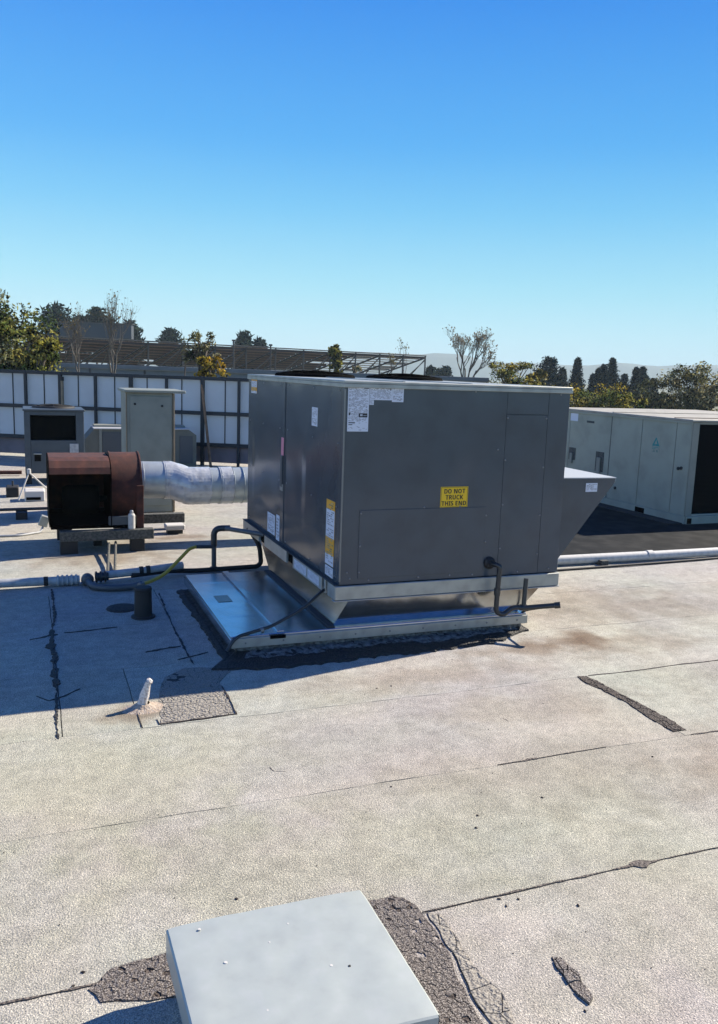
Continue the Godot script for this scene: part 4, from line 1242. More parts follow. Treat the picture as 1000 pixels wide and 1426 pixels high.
	slab("top_rim", -0.77, 0.74, 0.6852, 0.715, 9.9, 10.2, mats.cream_post, ec, 0.004)
	slab("skid", -0.93, 0.88, -0.004, 0.028, 9.65, 10.2, mats.black_rubber, ec)

	# small things on the roof at the far left
	var ps := thing("support_block", "white foam pipe support block with two thin struts forming an A", "support block", Vector3(-1.72, 0, 6.45))
	slab("block", -1.86, -1.62, -0.004, 0.135, 6.35, 6.62, mats.white_block, ps, 0.012)
	slab("block_slot", -1.84, -1.67, 0.02, 0.055, 6.344, 6.3495, mats.dark_inside, ps, 0.0)
	pipe("strut", [L(-1.93, 0.03, 6.3), L(-1.80, 0.36, 6.42)], 0.010, mats.white_pipe, ps, 0.0, 8)
	pipe("strut", [L(-1.80, 0.36, 6.42), L(-1.60, 0.14, 6.55)], 0.010, mats.white_pipe, ps, 0.0, 8)
	var kn := MB.new()
	kn.lathe(L(-1.80, 0.34, 6.42), Vector3.UP, [[0.0, 0], [0.024, 0.004], [0.024, 0.06], [0.0, 0.07]], 12)
	part("knuckle", kn, mats.white_pipe, ps)
	var jb := thing("junction_box", "small grey junction box tilted on a bent conduit, left of the blower stand", "junction box", Vector3(-1.66, 0, 4.3))
	var jm := MB.new()
	jm.block(L(-1.67, 0.115, 4.3), Vector3(0.045, 0.055, 0.03), Basis(Vector3(0, 0, 1), -0.35), 0.006)
	part("box", jm, mats.rail_metal, jb)
	pipe("conduit_leg", [L(-1.68, 0.07, 4.3), L(-1.70, 0.01, 4.25), L(-1.9, 0.012, 4.1), L(-2.4, 0.012, 4.1)], 0.012, mats.grey_pipe, jb, 0.04, 8)
	pipe("conduit_leg", [L(-1.63, 0.12, 4.3), L(-1.52, 0.06, 4.28), L(-1.45, 0.01, 4.25)], 0.010, mats.white_pipe, jb, 0.04, 8)
	var cd := thing("conduit", "thin dark conduit running along the roof at the far left on a black block", "conduit", Vector3(-1.9, 0, 5.2))
	pipe("tube", [L(-5.0, 0.10, 5.05), L(-1.40, 0.10, 5.2)], 0.017, mats.black_pipe, cd, 0.0, 10)
	slab("block", -1.95, -1.83, -0.004, 0.082, 5.05, 5.25, mats.black_rubber, cd, 0.005)
	var sb := thing("support_block", "black support block with a bolt, left of the white foam block", "support block", Vector3(-2.0, 0, 7.0))
	slab("block", -2.08, -1.93, -0.004, 0.13, 6.75, 7.0, mats.black_rubber, sb, 0.008)
	pipe("bolt", [L(-2.0, 0.12, 6.85), L(-2.0, 0.2, 6.85)], 0.012, mats.black_pipe, sb, 0.0, 8)
	var sp := thing("roof_pipe", "thin rusty pipe across the far roof, left of the condensing unit", "pipe", Vector3(-2.6, 0, 8.9))
	pipe("pipe_length", [L(-6, 0.05, 9.15), L(-1.9, 0.05, 8.95)], 0.03, mats.rust, sp, 0.0, 10)

func build_screen_wall() -> void:
	var dir := Vector3(4.3, 0, 0.45).normalized()
	var turn := atan2(-dir.z, dir.x)
	var t := thing_at("screen_wall", "long white panelled screen wall in a dark frame across the left background", "screen wall", Vector3(-6.6, 0.0, -15.5), turn)
	# along the wall s in metres from its base point, seen from its front (+z)
	var s0 := -4.6
	var s1 := 7.2
	var step := 0.655
	var post := [-0.0]
	var rails := [[1.50, 1.56], [0.89, 0.955], [0.335, 0.40]]
	for q in rails:
		var m := MB.new()
		m.block(Vector3((s0 + s1) / 2, (q[0] + q[1]) / 2, 0.03), Vector3((s1 - s0) / 2, (q[1] - q[0]) / 2, 0.03), Basis.IDENTITY, 0.004)
		part("rail", m, mats.frame_dark, t)
	var k := 0
	var s := 0.52 - step * 8
	while s < s1:
		var m := MB.new()
		m.block(Vector3(s, 0.77, 0.038), Vector3(0.022 if k % 2 == 0 else 0.032, 0.775, 0.028), Basis.IDENTITY, 0.003)
		part("post", m, mats.frame_dark, t)
		# two sheets to a bay, with a lapped joint
		var cut := s + step * rng.randf_range(0.4, 0.62)
		for w in [[s, cut], [cut, s + step]]:
			var sm := MB.new()
			sm.block(Vector3((w[0] + w[1]) / 2, 0.96, -0.012 + (0.004 if w[0] == s else 0.0)), Vector3((w[1] - w[0]) / 2 - 0.007, 0.60, 0.003), Basis.IDENTITY, 0.001)
			part("sheet", sm, mats.screen_sheet, t)
		var j := MB.new()
		j.block(Vector3(cut, 0.94, 0.0), Vector3(0.009, 0.56, 0.006), Basis.IDENTITY, 0.002)
		part("joint_strip", j, mats.frame_dark, t)
		var kp := MB.new()
		kp.block(Vector3(s + step / 2, 0.195, -0.014), Vector3(step / 2 - 0.004, 0.145, 0.006), Basis.IDENTITY, 0.002)
		part("kick_panel", kp, mats.kick_panel, t)
		s += step
		k += 1
	# things leaning on it
	var p := thing_at("leaning_pipe", "long grey pipe leaning against the screen wall, right of the tall cabinet", "pipe", Vector3(-2.62, 0, -14.75))
	var m := MB.new()
	m.tube([Vector3(0, 0.0, 0), Vector3(-0.235, 1.50, -0.33)], 0.024, 12)
	part("tube", m, mats.brown_wood, p)
	m = MB.new()
	m.tube([Vector3(-0.235, 1.50, -0.33), Vector3(-0.238, 1.545, -0.34)], 0.034, 12)
	part("end_cap", m, mats.black_rubber, p)
	p = thing_at("leaning_pipe", "pale pipe with a black cap standing against the screen wall behind the condensing unit", "pipe", Vector3(-5.35, 0, -15.22))
	m = MB.new()
	m.tube([Vector3(0, 0.0, 0), Vector3(-0.02, 1.40, -0.03)], 0.026, 12)
	part("tube", m, mats.edge_tan, p)
	m = MB.new()
	m.tube([Vector3(-0.02, 1.40, -0.03), Vector3(-0.02, 1.47, -0.03)], 0.034, 12)
	part("end_cap", m, mats.black_rubber, p)


# ------------------------------------------------------------------ right unit
func build_right_unit() -> void:
	var t := thing("rooftop_unit", "old cream coloured packaged rooftop air conditioner at the right edge of the photo", "air conditioner", Vector3(5.75, 0, 3.3))
	var a := 5.75
	var b0 := 3.30
	var b1 := 6.35
	var h0 := 0.115
	var h1 := 1.275
	slab("cabinet", a + 0.012, 8.6, h0, h1, b0 + 0.03, b1, mats.unit_paint_dark, t, 0.0)
	# left side panels
	for q in [[3.305, 3.56, "corner_panel"], [3.568, 4.20, "door_panel"], [4.208, 4.83, "door_panel"], [4.845, 5.80, "door_panel"], [5.808, 6.35, "side_panel"]]:
		slab(q[2], a, a + 0.011, h0, h1, q[0], q[1], mats.cream_panel, t, 0.004)
	slab("joint", a + 0.004, a + 0.0115, h0, h1, 4.831, 4.844, mats.seam_dark, t, 0.0)
	# front
	slab("corner_post", a + 0.0115, a + 0.115, h0, h1, b0 - 0.004, b0 + 0.029, mats.cream_post, t, 0.004)
	slab("corner_post", 8.45, 8.6, h0, h1, b0 - 0.004, b0 + 0.029, mats.cream_post, t, 0.004)
	slab("header", a + 0.116, 8.449, h1 - 0.025, h1, b0 - 0.003, b0 + 0.029, mats.cream_post, t, 0.002)
	slab("sill", a + 0.116, 8.449, h0, h0 + 0.02, b0 - 0.003, b0 + 0.029, mats.cream_panel, t, 0.002)
	slab("condenser_coil", a + 0.116, 8.449, h0 + 0.021, h1 - 0.026, b0 + 0.02, b0 + 0.0295, mats.coil, t, 0.0)
	var fins := MB.new()
	for i in 70: fins.box(a + 0.12, 8.445, h0 + 0.03 + i * 0.0158, h0 + 0.0325 + i * 0.0158, b0 + 0.012, b0 + 0.0195, 0.0)
	part("coil_fins", fins, mats.coil, t, "", true)
	# roof with lapped joints
	slab("top_cover", a - 0.02, 8.62, h1 + 0.002, h1 + 0.032, b0 - 0.02, b1 + 0.02, mats.cream_roof, t, 0.005)
	slab("top_seam", a + 0.01, 8.6, h1 + 0.0325, h1 + 0.040, 3.62, 3.64, mats.rust, t, 0.002)
	slab("top_seam", a + 0.01, 8.6, h1 + 0.0325, h1 + 0.042, 4.83, 4.86, mats.cream_roof, t, 0.002)
	slab("drip_edge", a - 0.016, a - 0.001, h1 - 0.022, h1 + 0.0015, b0 - 0.01, b1 + 0.01, mats.cream_panel, t, 0.002)
	# base rail
	slab("base_rail", a - 0.006, a + 0.02, -0.003, h0 - 0.002, b0 - 0.01, b1, mats.cream_panel, t, 0.004)
	slab("base_rail", a + 0.021, 8.6, 0.0, h0 - 0.002, b0 - 0.03, b0 + 0.02, mats.cream_panel, t, 0.004)
	for q in [[4.02, 4.20], [5.3, 5.5]]: slab("fork_slot", a - 0.009, a - 0.0063, 0.03, 0.095, q[0], q[1], mats.dark_inside, t, 0.0)
	slab("fork_slot", a + 0.03, a + 0.10, 0.02, 0.09, b0 - 0.033, b0 - 0.0303, mats.dark_inside, t, 0.0)
	# fittings
	slab("data_label", a - 0.003, a - 0.0002, 1.135, 1.245, 5.62, 5.80, mats.print_e, t, 0.0)
	slab("vent_slot", a - 0.004, a - 0.0002, 1.13, 1.16, 5.23, 5.40, mats.unit_paint_dark, t, 0.0)
	for q in [[5.62, 5.78, 0.56, 0.74], [4.95, 5.13, 0.46, 0.74]]:
		var r := slab("handle_recess", a - 0.006, a - 0.0002, q[2], q[3], q[0], q[1], mats.old_wood, t, 0.003)
		slab("handle", a - 0.03, a - 0.0062, q[2] - 0.05, q[3] - 0.08, q[0] + 0.05, q[1] - 0.05, mats.cream_post, r, 0.004)
	for q in [[4.65, 0.28], [3.42, 0.70], [3.47, 0.69]]:
		var k := MB.new()
		k.lathe(L(a - 0.0002, q[1], q[0]), Vector3(-1, 0, 0), [[0.022, 0.0], [0.02, 0.012], [0.0, 0.013]], 12)
		part("knob", k, mats.black_rubber, t)
	# teal sticker: a triangle of arrows over two lines of print
	sticker("teal_sticker", L(a, 0.845, 3.99), L(0, 0, -0.15), Vector3(0, 0.20, 0), Vector3(-1, 0, 0), teal_print(), t, "teal triangle sticker on the second door from the corner")
	# a disconnect and pipe elbows in the shade behind the hood
	slab("disconnect_box", a - 0.09, a - 0.001, 0.22, 0.42, 5.02, 5.16, mats.rust_shaded, t, 0.005)
	var pad := thing("curb_rail", "low dark curb under the cream unit at the right", "curb", Vector3(5.7, 0, 4.5))
	slab("rail", 5.52, 5.738, -0.004, 0.03, 3.3, 6.3, mats.tar, pad, 0.004)

func teal_print() -> StandardMaterial3D:
	var im := Image.create(72, 96, false, Image.FORMAT_RGB8)
	var bg := srgb(0.30, 0.315, 0.255)
	im.fill(bg)
	var teal := Color(0.10, 0.50, 0.50)
	var r := RandomNumberGenerator.new()
	r.seed = 5
	for y in range(4, 56):
		for x in 72:
			# outer and inner triangle
			var f := (y - 4) / 52.0
			var half := 4.0 + 30.0 * f
			var d := absf(x - 36.0)
			var on := d < half and (d > half - 13.0 or f > 0.74)
			if on and not (absf(x - 36.0 + (y - 30) * 0.5) < 2.0 and f < 0.5) and not (f > 0.74 and absf(x - 30) < 2): im.set_pixel(x, y, teal)
	for y in [62, 70, 80, 88]:
		var x := 6
		while x < 60:
			var l := r.randi_range(4, 10)
			if r.randf() < 0.8: im.fill_rect(Rect2i(x, y, l, 4), teal.darkened(0.25) if y > 75 else teal)
			x += l + 2
	var m := StandardMaterial3D.new()
	m.albedo_texture = ImageTexture.create_from_image(im)
	m.roughness = 0.5
	return m


# ------------------------------------------------------------------ plants
class Leaves:
	var v := PackedVector3Array()
	var n := PackedVector3Array()
	var c := PackedColorArray()

	func leaf(p: Vector3, along: Vector3, side: Vector3, nn: Vector3, col: Color) -> void:
		# a kite: stem end, two shoulders, tip
		var a := p - along
		var b := p + side - along * 0.15
		var d := p - side - along * 0.15
		var e := p + along
		v.append_array([a, b, e, a, e, d])
		n.append_array([nn, nn, nn, nn, nn, nn])
		c.append_array([col, col, col, col, col, col])

	func done() -> ArrayMesh:
		var arr := []
		arr.resize(Mesh.ARRAY_MAX)
		arr[Mesh.ARRAY_VERTEX] = v; arr[Mesh.ARRAY_NORMAL] = n; arr[Mesh.ARRAY_COLOR] = c
		var m := ArrayMesh.new()
		m.add_surface_from_arrays(Mesh.PRIMITIVE_TRIANGLES, arr)
		return m

func rand_dir(r: RandomNumberGenerator) -> Vector3:
	var z := r.randf_range(-1, 1)
	var w := r.randf() * TAU
	var k := sqrt(1 - z * z)
	return Vector3(k * cos(w), z, k * sin(w))

# broadleaf crown: limbs reach out to clumps, each clump a loose cloud of leaves
func broadleaf(called: String, label: String, category: String, at: Vector3, h: float, mid: float, rx: float, ry: float, clumps: int, per: int, leaf: float, cols: Array, sd: int, group := "", clump_r := 0.3) -> void:
	var r := RandomNumberGenerator.new()
	r.seed = sd
	var t := thing_at(called, label, category, at, 0.0, group)
	var lv := Leaves.new()
	var wood := MB.new()
	var trunk := maxf(0.03, h * 0.018)
	var fork := Vector3(0, maxf(0.3, mid - ry * 0.6), 0)
	wood.tube([Vector3(0, -0.1, 0), fork * 0.5 + Vector3(r.randf_range(-0.1, 0.1), 0, 0), fork], trunk, 7, trunk * 0.6)
	for i in clumps:
		var d := rand_dir(r)
		var f := pow(r.randf(), 0.45)
		var c := Vector3(0, mid, 0) + Vector3(d.x * rx, d.y * ry, d.z * rx) * f
		c += Vector3(r.randfn(), r.randfn() * 0.6, r.randfn()) * rx * 0.08
		var hue: Color = cols[r.randi() % cols.size()]
		var big := clump_r * rx * r.randf_range(0.6, 1.3)
		var m := fork.lerp(c, 0.5) + Vector3(0, 0.08 * h, 0) * r.randf()
		if i % 2 == 0: wood.tube([fork, m, c], trunk * 0.35, 4, trunk * 0.08, false)
		for k in int(per * r.randf_range(0.6, 1.3)):
			var o := rand_dir(r)
			var p := c + Vector3(o.x, o.y * 0.75, o.z) * big * pow(r.randf(), 0.5)
			var al := (rand_dir(r) + o * 0.6 + Vector3(0, -0.25, 0)).normalized()
			var sd2 := al.cross(rand_dir(r)).normalized()
			var nn := al.cross(sd2).normalized()
			if nn.y < 0: nn = -nn
			var s := leaf * r.randf_range(0.6, 1.35)
			var q := hue * r.randf_range(0.65, 1.4)
			lv.leaf(p, al * s, sd2 * s * 0.42, nn, Color(q.r, q.g, q.b))
	part("trunk", wood, mats.bark, t)
	part("crown", lv.done(), mats.leaf, t)

# pine with tiers of needle tufts
func conifer(called: String, label: String, at: Vector3, h: float, rad: float, low: float, tiers: int, per: int, tuft: float, col: Color, sd: int, group := "", top_round := 0.0) -> void:
	var r := RandomNumberGenerator.new()
	r.seed = sd
	var t := thing_at(called, label, "tree", at, 0.0, group)
	var wood := MB.new()
	wood.tube([Vector3(0, -0.1, 0), Vector3(0, h * 0.5, 0), Vector3(r.randf_range(-0.2, 0.2), h * 0.98, 0)], h * 0.018, 6, 0.03)
	var lv := Leaves.new()
	for i in tiers:
		var f := float(i) / (tiers - 1)
		var y := lerpf(low, h - tuft * 2.2, f)
		var rr := rad * (lerpf(1.0, 0.03, pow(f, 0.8)) if top_round <= 0.0 else sqrt(maxf(0.04, 1.0 - pow(absf(f - 0.35) / 0.68, 2.0)))) * r.randf_range(0.75, 1.15)
		var arms := 6 if f < 0.85 else 4
		var w0 := r.randf() * TAU
		for k in arms:
			var w := w0 + TAU * k / arms + r.randf_range(-0.3, 0.3)
			var reach := rr * r.randf_range(0.55, 1.15)
			var tip := Vector3(cos(w) * reach, y + reach * r.randf_range(-0.1, 0.28), sin(w) * reach)
			wood.tube([Vector3(0, y, 0), tip], h * 0.004, 3, 0.01, false)
			for j in per:
				var g := pow(r.randf(), 0.6)
				var p := Vector3(0, y, 0).lerp(tip, g) + rand_dir(r) * tuft * 1.6 * (0.5 + g * 0.7)
				var al := (rand_dir(r) + Vector3(cos(w), 0.5, sin(w)) * 0.8).normalized()
				var sd2 := al.cross(rand_dir(r)).normalized()
				var nn := al.cross(sd2).normalized()
				if nn.y < 0: nn = -nn
				var q := col * r.randf_range(0.55, 1.5)
				lv.leaf(p, al * tuft * r.randf_range(0.7, 1.4), sd2 * tuft * 0.34, nn, Color(q.r, q.g, q.b))
	part("trunk", wood, mats.bark, t)
	part("crown", lv.done(), mats.needle, t)

func twig(m: MB, r: RandomNumberGenerator, p: Vector3, d: Vector3, len: float, rad: float, depth: int, tips: Array, up: float) -> void:
	var q := p + d * len * 0.5 + rand_dir(r) * len * 0.05
	var e := q + (d + Vector3(0, up, 0)).normalized() * len * 0.5
	m.tube([p, q, e], rad, 5 if depth > 2 else 3, rad * 0.6, false)
	if depth == 0:
		tips.append(e)
		return
	var kids := r.randi_range(2, 4)
	for i in kids:
		var nd := (d + rand_dir(r) * 0.62 + Vector3(0, up, 0)).normalized()
		twig(m, r, p.lerp(e, r.randf_range(0.55, 1.0)), nd, len * r.randf_range(0.58, 0.85), rad * 0.58, depth - 1, tips, up)

func bare_tree(called: String, label: String, at: Vector3, first: float, rad: float, depth: int, lean: Array, sd: int, leafy: int, cols: Array, leaf: float, group := "", up := 0.25, stem := 6.4) -> void:
	var r := RandomNumberGenerator.new()
	r.seed = sd
	var t := thing_at(called, label, "tree", at, 0.0, group)
	var m := MB.new()
	var tips := []
	m.tube([Vector3(0, -0.1, 0), Vector3(0.05, stem * 0.5, 0), Vector3(0, stem, 0)], rad * 1.5, 7, rad)
	for d in lean: twig(m, r, Vector3(0, stem - 0.1, 0), (d as Vector3).normalized(), first, rad * 0.8, depth, tips, up)
	part("branches", m, mats.pale_bark, t)
	if leafy > 0:
		var lv := Leaves.new()
		for p in tips:
			for k in leafy:
				var al := rand_dir(r)
				var s := al.cross(rand_dir(r)).normalized()
				var q: Color = cols[r.randi() % cols.size()] * r.randf_range(0.7, 1.3)
				var z := leaf * r.randf_range(0.6, 1.3)
				lv.leaf(p + rand_dir(r) * leaf * 2.5 * r.randf(), al * z, s * z * 0.45, Vector3(0, 1, 0), Color(q.r, q.g, q.b))
		part("leaves", lv.done(), mats.leaf, t)

func far(x: float, y: float, d: float) -> Vector3:
	# metres right, up and ahead of the camera's foot
	return Vector3(x, y, -d)


# ------------------------------------------------------------------ beyond the roof
const LAND := -5.5

func build_far() -> void:
	# ground and hills
	var g := MB.new()
	g.face([Vector3(-2600, LAND, 600), Vector3(2600, LAND, 600), Vector3(2600, LAND, -2400), Vector3(-2600, LAND, -2400)], Vector3.UP)
	var o := part("terrain", g, mats.terrain, self)
	o.set_meta("kind", "structure")
	var hm := MB.new()
	var f := noise(58, 0.004, 4)
	var top := func(x: float) -> float:
		var q := 24.0 + 16.0 * f.get_noise_2d(x, 0.0) + 9.0 * exp(-pow((x - 640.0) / 170.0, 2.0)) + 14.0 * exp(-pow((x - 60.0) / 130.0, 2.0)) - 7.0 * exp(-pow((x - 330.0) / 120.0, 2.0))
		return q
	var rows := []
	for i in 121:
		var x := -1500.0 + 3000.0 * i / 120.0
		var h: float = top.call(x)
		rows.append([Vector3(x, LAND - 1.0, -1380), Vector3(x, h * 0.35, -1440 + 20 * f.get_noise_2d(x * 3.0, 9.0)), Vector3(x, h * 0.8 + 2.0 * f.get_noise_2d(x * 5.0, 4.0), -1490), Vector3(x, h, -1530), Vector3(x, h * 0.6, -1640), Vector3(x, LAND - 1.0, -1800)])
	for i in 120:
		for j in 5: hm.face([rows[i][j], rows[i + 1][j], rows[i + 1][j + 1], rows[i][j + 1]], Vector3.UP)
	o = part("hills", hm, mats.hill, self)
	o.set_meta("kind", "structure")

	# neighbouring flat roofed building, its long grey parapet just over the screen wall
	var nb := thing_at("neighbour_building", "low grey concrete building with a long flat parapet behind the screen wall", "building", Vector3(-6, LAND, -47), 0.0)
	var m := MB.new()
	m.block(Vector3(0, 3.45, -4), Vector3(12.8, 3.45, 4), Basis.IDENTITY, 0.02)
	part("wall", m, mats.far_concrete, nb)
	m = MB.new()
	m.block(Vector3(0, 7.02, 0.02), Vector3(12.85, 0.115, 0.12), Basis.IDENTITY, 0.02)
	part("parapet_cap", m, mats.far_concrete, nb)
	for i in 9:
		m = MB.new()
		m.block(Vector3(-12 + i * 3.0, 6.0, 0.02), Vector3(0.05, 0.9, 0.03), Basis.IDENTITY, 0.01)
		part("joint", m, mats.far_steel, nb)

	# stand of plank benches seen from behind
	var pa := Vector3(-24.5, 0, -63.5)
	var pb := Vector3(6.25, 0, -88.5)
	var len := pa.distance_to(pb)
	var e := (pb - pa).normalized()
	var gs := thing_at("grandstand", "long grandstand of brown plank benches seen from behind, its end open on the right", "grandstand", Vector3(pa.x, LAND, pa.z), atan2(-e.z, e.x))
	var top_y := 9.0
	for k in 13:
		var y := top_y - 0.10 - 0.21 * k
		var z := -0.85 * k
		m = MB.new()
		m.block(Vector3(len / 2, y, z - 0.2), Vector3(len / 2, 0.035, 0.20), Basis.IDENTITY, 0.01)
		part("bench_plank", m, mats.far_plank, gs)
		for bay in 13:
			if rng.randf() > (0.95 if k < 8 else 0.6) or (bay > 9 and rng.randf() < 0.7): continue
			m = MB.new()
			m.block(Vector3(len * (bay + 0.5) / 13.0, y - 0.10, z - 0.42), Vector3(len / 26.0 - 0.03, (0.085 if k < 8 and bay < 10 else 0.055), 0.02), Basis.IDENTITY, 0.0)
			part("riser_board", m, mats.far_riser, gs)
	m = MB.new()
	m.block(Vector3(len / 2, top_y + 0.03, 0.08), Vector3(len / 2 + 0.05, 0.05, 0.05), Basis.IDENTITY, 0.01)
	part("top_rail", m, mats.far_steel, gs)
	m = MB.new()
	m.block(Vector3(len * 0.5, top_y - 0.20, 0.06), Vector3(len * 0.5, 0.09, 0.02), Basis.IDENTITY, 0.01)
	part("back_board", m, mats.far_riser, gs)
	var n := 13
	for i in n + 1:
		var x := len * i / n
		m = MB.new()
		m.block(Vector3(x, top_y / 2, 0.0), Vector3(0.06, top_y / 2, 0.06), Basis.IDENTITY, 0.01)
		part("post", m, mats.far_steel, gs)
		m = MB.new()
		m.tube([Vector3(x, top_y - 0.2, -0.1), Vector3(x, top_y - 3.0, -11.0)], 0.09, 4)
		part("stringer", m, mats.far_steel, gs)
		m = MB.new()
		m.tube([Vector3(x, top_y - 0.3, 0.0), Vector3(x, LAND * 0 + 4.6, -5.2)], 0.06, 4)
		part("brace", m, mats.far_steel, gs)
		m = MB.new()
		m.block(Vector3(x, 3.5, -5.3), Vector3(0.06, 3.5, 0.06), Basis.IDENTITY, 0.01)
		part("post", m, mats.far_steel, gs)
		if i < n:
			m = MB.new()
			m.tube([Vector3(x, top_y - 2.6, 0.02), Vector3(x + len / n, top_y - 0.4, 0.02)], 0.05, 4)
			part("brace", m, mats.far_steel, gs)
	var pbx := thing_at("press_box", "flat blue grey box standing on the grandstand's left end among dark pines", "building", far(-31.0, LAND, 100.0), 0.1)
	m = MB.new()
	m.block(Vector3(0, 10.8, 0), Vector3(4.0, 0.82, 0.8), Basis.IDENTITY, 0.03)
	part("wall", m, mats.far_box, pbx)
	m = MB.new()
	m.block(Vector3(0, 11.68, 0), Vector3(4.15, 0.05, 0.95), Basis.IDENTITY, 0.01)
	part("roof", m, mats.far_steel, pbx)
	for i in 4:
		m = MB.new()
		m.block(Vector3(-3.6 + i * 2.4, 4.95, 0), Vector3(0.1, 5.0, 0.1), Basis.IDENTITY, 0.01)
		part("leg", m, mats.far_steel, pbx)

	# trees on the left
	var green := [Color(0.13, 0.165, 0.04), Color(0.19, 0.21, 0.05), Color(0.29, 0.28, 0.07), Color(0.36, 0.33, 0.09), Color(0.08, 0.12, 0.04), Color(0.32, 0.33, 0.19)]
	var gold := [Color(0.32, 0.27, 0.06), Color(0.38, 0.30, 0.05), Color(0.24, 0.22, 0.06)]
	var olive := [Color(0.20, 0.19, 0.08), Color(0.28, 0.25, 0.11), Color(0.12, 0.13, 0.06), Color(0.34, 0.31, 0.17)]
	broadleaf("broadleaf_tree", "big leafy green tree at the left edge behind the screen wall", "tree", far(-10.4, LAND, 24.0), 9.0, 6.75, 1.55, 2.3, 210, 190, 0.06, green, 201)
	broadleaf("broadleaf_tree", "yellow green bushy tree just right of the big green tree at the left", "tree", far(-8.9, LAND, 23.2), 7.8, 6.75, 0.85, 1.25, 60, 190, 0.055, green + [Color(0.30, 0.28, 0.05), Color(0.22, 0.22, 0.05)], 202)
	var deep := Color(0.020, 0.035, 0.022)
	var pines := [[-39.3, 110.0, 14.6, 2.6, "tall dark pine right behind the big green tree"], [-36.7, 111.0, 13.3, 1.7, "second dark pine from the left above the grandstand"], [-34.2, 110.0, 14.3, 2.6, "dark pine behind the tall bare tree and the blue grey box"], [-29.4, 108.0, 12.6, 1.9, "dark pine at the right end of the blue grey box"], [-26.0, 115.0, 12.2, 1.7, "small dark pine top over the grandstand, left of the yellow green shrub"], [-16.1, 115.0, 12.1, 1.5, "small dark pine top over the middle of the grandstand, the larger of two"], [-14.0, 115.0, 11.3, 0.9, "small dark pine top over the middle of the grandstand, the smaller of two"]]
	for i in pines.size():
		var p: Array = pines[i]
		conifer("pine_tree", p[4], far(p[0], LAND, p[1]), p[2], p[3], p[2] - 5.2, 9, 34, 0.42, deep, 220 + i, "pines behind the grandstand", 1.0)
	bare_tree("bare_tree", "tall bare twiggy tree in front of the left end of the grandstand", far(-12.3, LAND, 42.0), 1.55, 0.06, 4, [Vector3(0.05, 1, 0), Vector3(-0.09, 1, 0.05), Vector3(0.12, 1, 0)], 231, 1, [Color(0.13, 0.11, 0.06)], 0.06, "", 0.55)
	bare_tree("bare_tree", "bare twiggy tree just right of the yellow green tree, shorter than its neighbour", far(-14.1, LAND, 42.5), 1.25, 0.05, 4, [Vector3(0.0, 1, 0), Vector3(-0.12, 1, 0.05)], 232, 1, [Color(0.13, 0.11, 0.06)], 0.06, "", 0.55)
	bare_tree("bare_tree", "thin bare sapling rising beside the yellow green shrub over the grandstand", far(-6.3, LAND, 30.0), 0.75, 0.03, 3, [Vector3(0.02, 1, 0)], 233, 2, [Color(0.10, 0.10, 0.05)], 0.05, "", 0.8)
	broadleaf("shrub", "loose yellow green tall shrub over the screen wall, left of the big unit", "shrub", far(-5.65, LAND, 30.0), 8.6, 7.5, 0.55, 1.2, 34, 60, 0.05, olive + [Color(0.26, 0.26, 0.09)], 234)
	broadleaf("shrub", "golden yellow flowering bush on top of the screen wall line", "shrub", far(-4.65, LAND, 26.0), 7.8, 7.1, 0.55, 0.5, 30, 120, 0.045, [Color(0.48, 0.31, 0.03), Color(0.55, 0.38, 0.05), Color(0.24, 0.2, 0.04)], 235)
	var poles := [[-7.6, 50.0, 3.2, "thin lamp pole in front of the grandstand left of its middle"], [-5.4, 49.5, 3.0, "thin lamp pole in front of the middle of the grandstand"]]
	for p in poles:
		var t := thing_at("lamp_pole", p[3], "pole", far(p[0], LAND, p[1]))
		m = MB.new()
		m.tube([Vector3.ZERO, Vector3(0, p[2] - LAND, 0)], 0.045, 6)
		part("pole", m, mats.far_steel, t)
		m = MB.new()
		m.block(Vector3(0.0, p[2] - LAND + 0.05, 0.0), Vector3(0.1, 0.05, 0.06), Basis.IDENTITY, 0.01)
		part("lamp_head", m, mats.far_steel, t)
	broadleaf("poplar", "narrow yellow green poplar in front of the grandstand", "tree", far(-1.55, LAND, 48.0), 9.0, 7.7, 0.36, 1.4, 26, 90, 0.10, [Color(0.24, 0.23, 0.05), Color(0.30, 0.27, 0.055), Color(0.17, 0.17, 0.045)], 236, "", 0.55)
	broadleaf("sapling", "thin green sapling right of the narrow poplar", "tree", far(-0.45, LAND, 48.0), 8.3, 7.1, 0.5, 0.8, 9, 60, 0.09, olive, 237)
	bare_tree("sapling", "thin bare sapling before the right end of the grandstand, the taller of two", far(2.25, LAND, 48.0), 1.05, 0.035, 3, [Vector3(0.0, 1, 0)], 238, 2, [Color(0.12, 0.11, 0.06)], 0.07, "", 0.8)
	bare_tree("sapling", "thin bare sapling before the right end of the grandstand, the shorter of two", far(1.55, LAND, 48.5), 0.85, 0.03, 3, [Vector3(0.02, 1, 0)], 239, 2, [Color(0.12, 0.11, 0.06)], 0.07, "", 0.8)
	# behind the big unit and to the right
	bare_tree("bare_tree", "wide bare tree standing above the top of the big grey unit", far(6.6, LAND, 55.0), 1.35, 0.09, 5, [Vector3(-0.35, 1, 0), Vector3(0.15, 1, 0.06), Vector3(-0.05, 1, -0.1), Vector3(0.55, 1, 0.0)], 240, 1, [Color(0.15, 0.13, 0.09)], 0.08, "", 0.30)
	var small := [[9.3, 120.0, 8.5, 0.9, "tiny dark pine beyond the grandstand's right end, leftmost of three"], [10.5, 121.0, 8.1, 0.8, "tiny dark pine beyond the grandstand's right end, lowest of three"], [11.5, 120.0, 8.6, 1.3, "tiny dark pine beyond the grandstand's right end, nearest the bare tree"]]
	for i in small.size():
		var p: Array = small[i]
		conifer("pine_tree", p[4], far(p[0], LAND, p[1]), p[2], p[3], p[2] - 3.0, 7, 26, 0.34, deep, 250 + i, "pines beyond the grandstand")
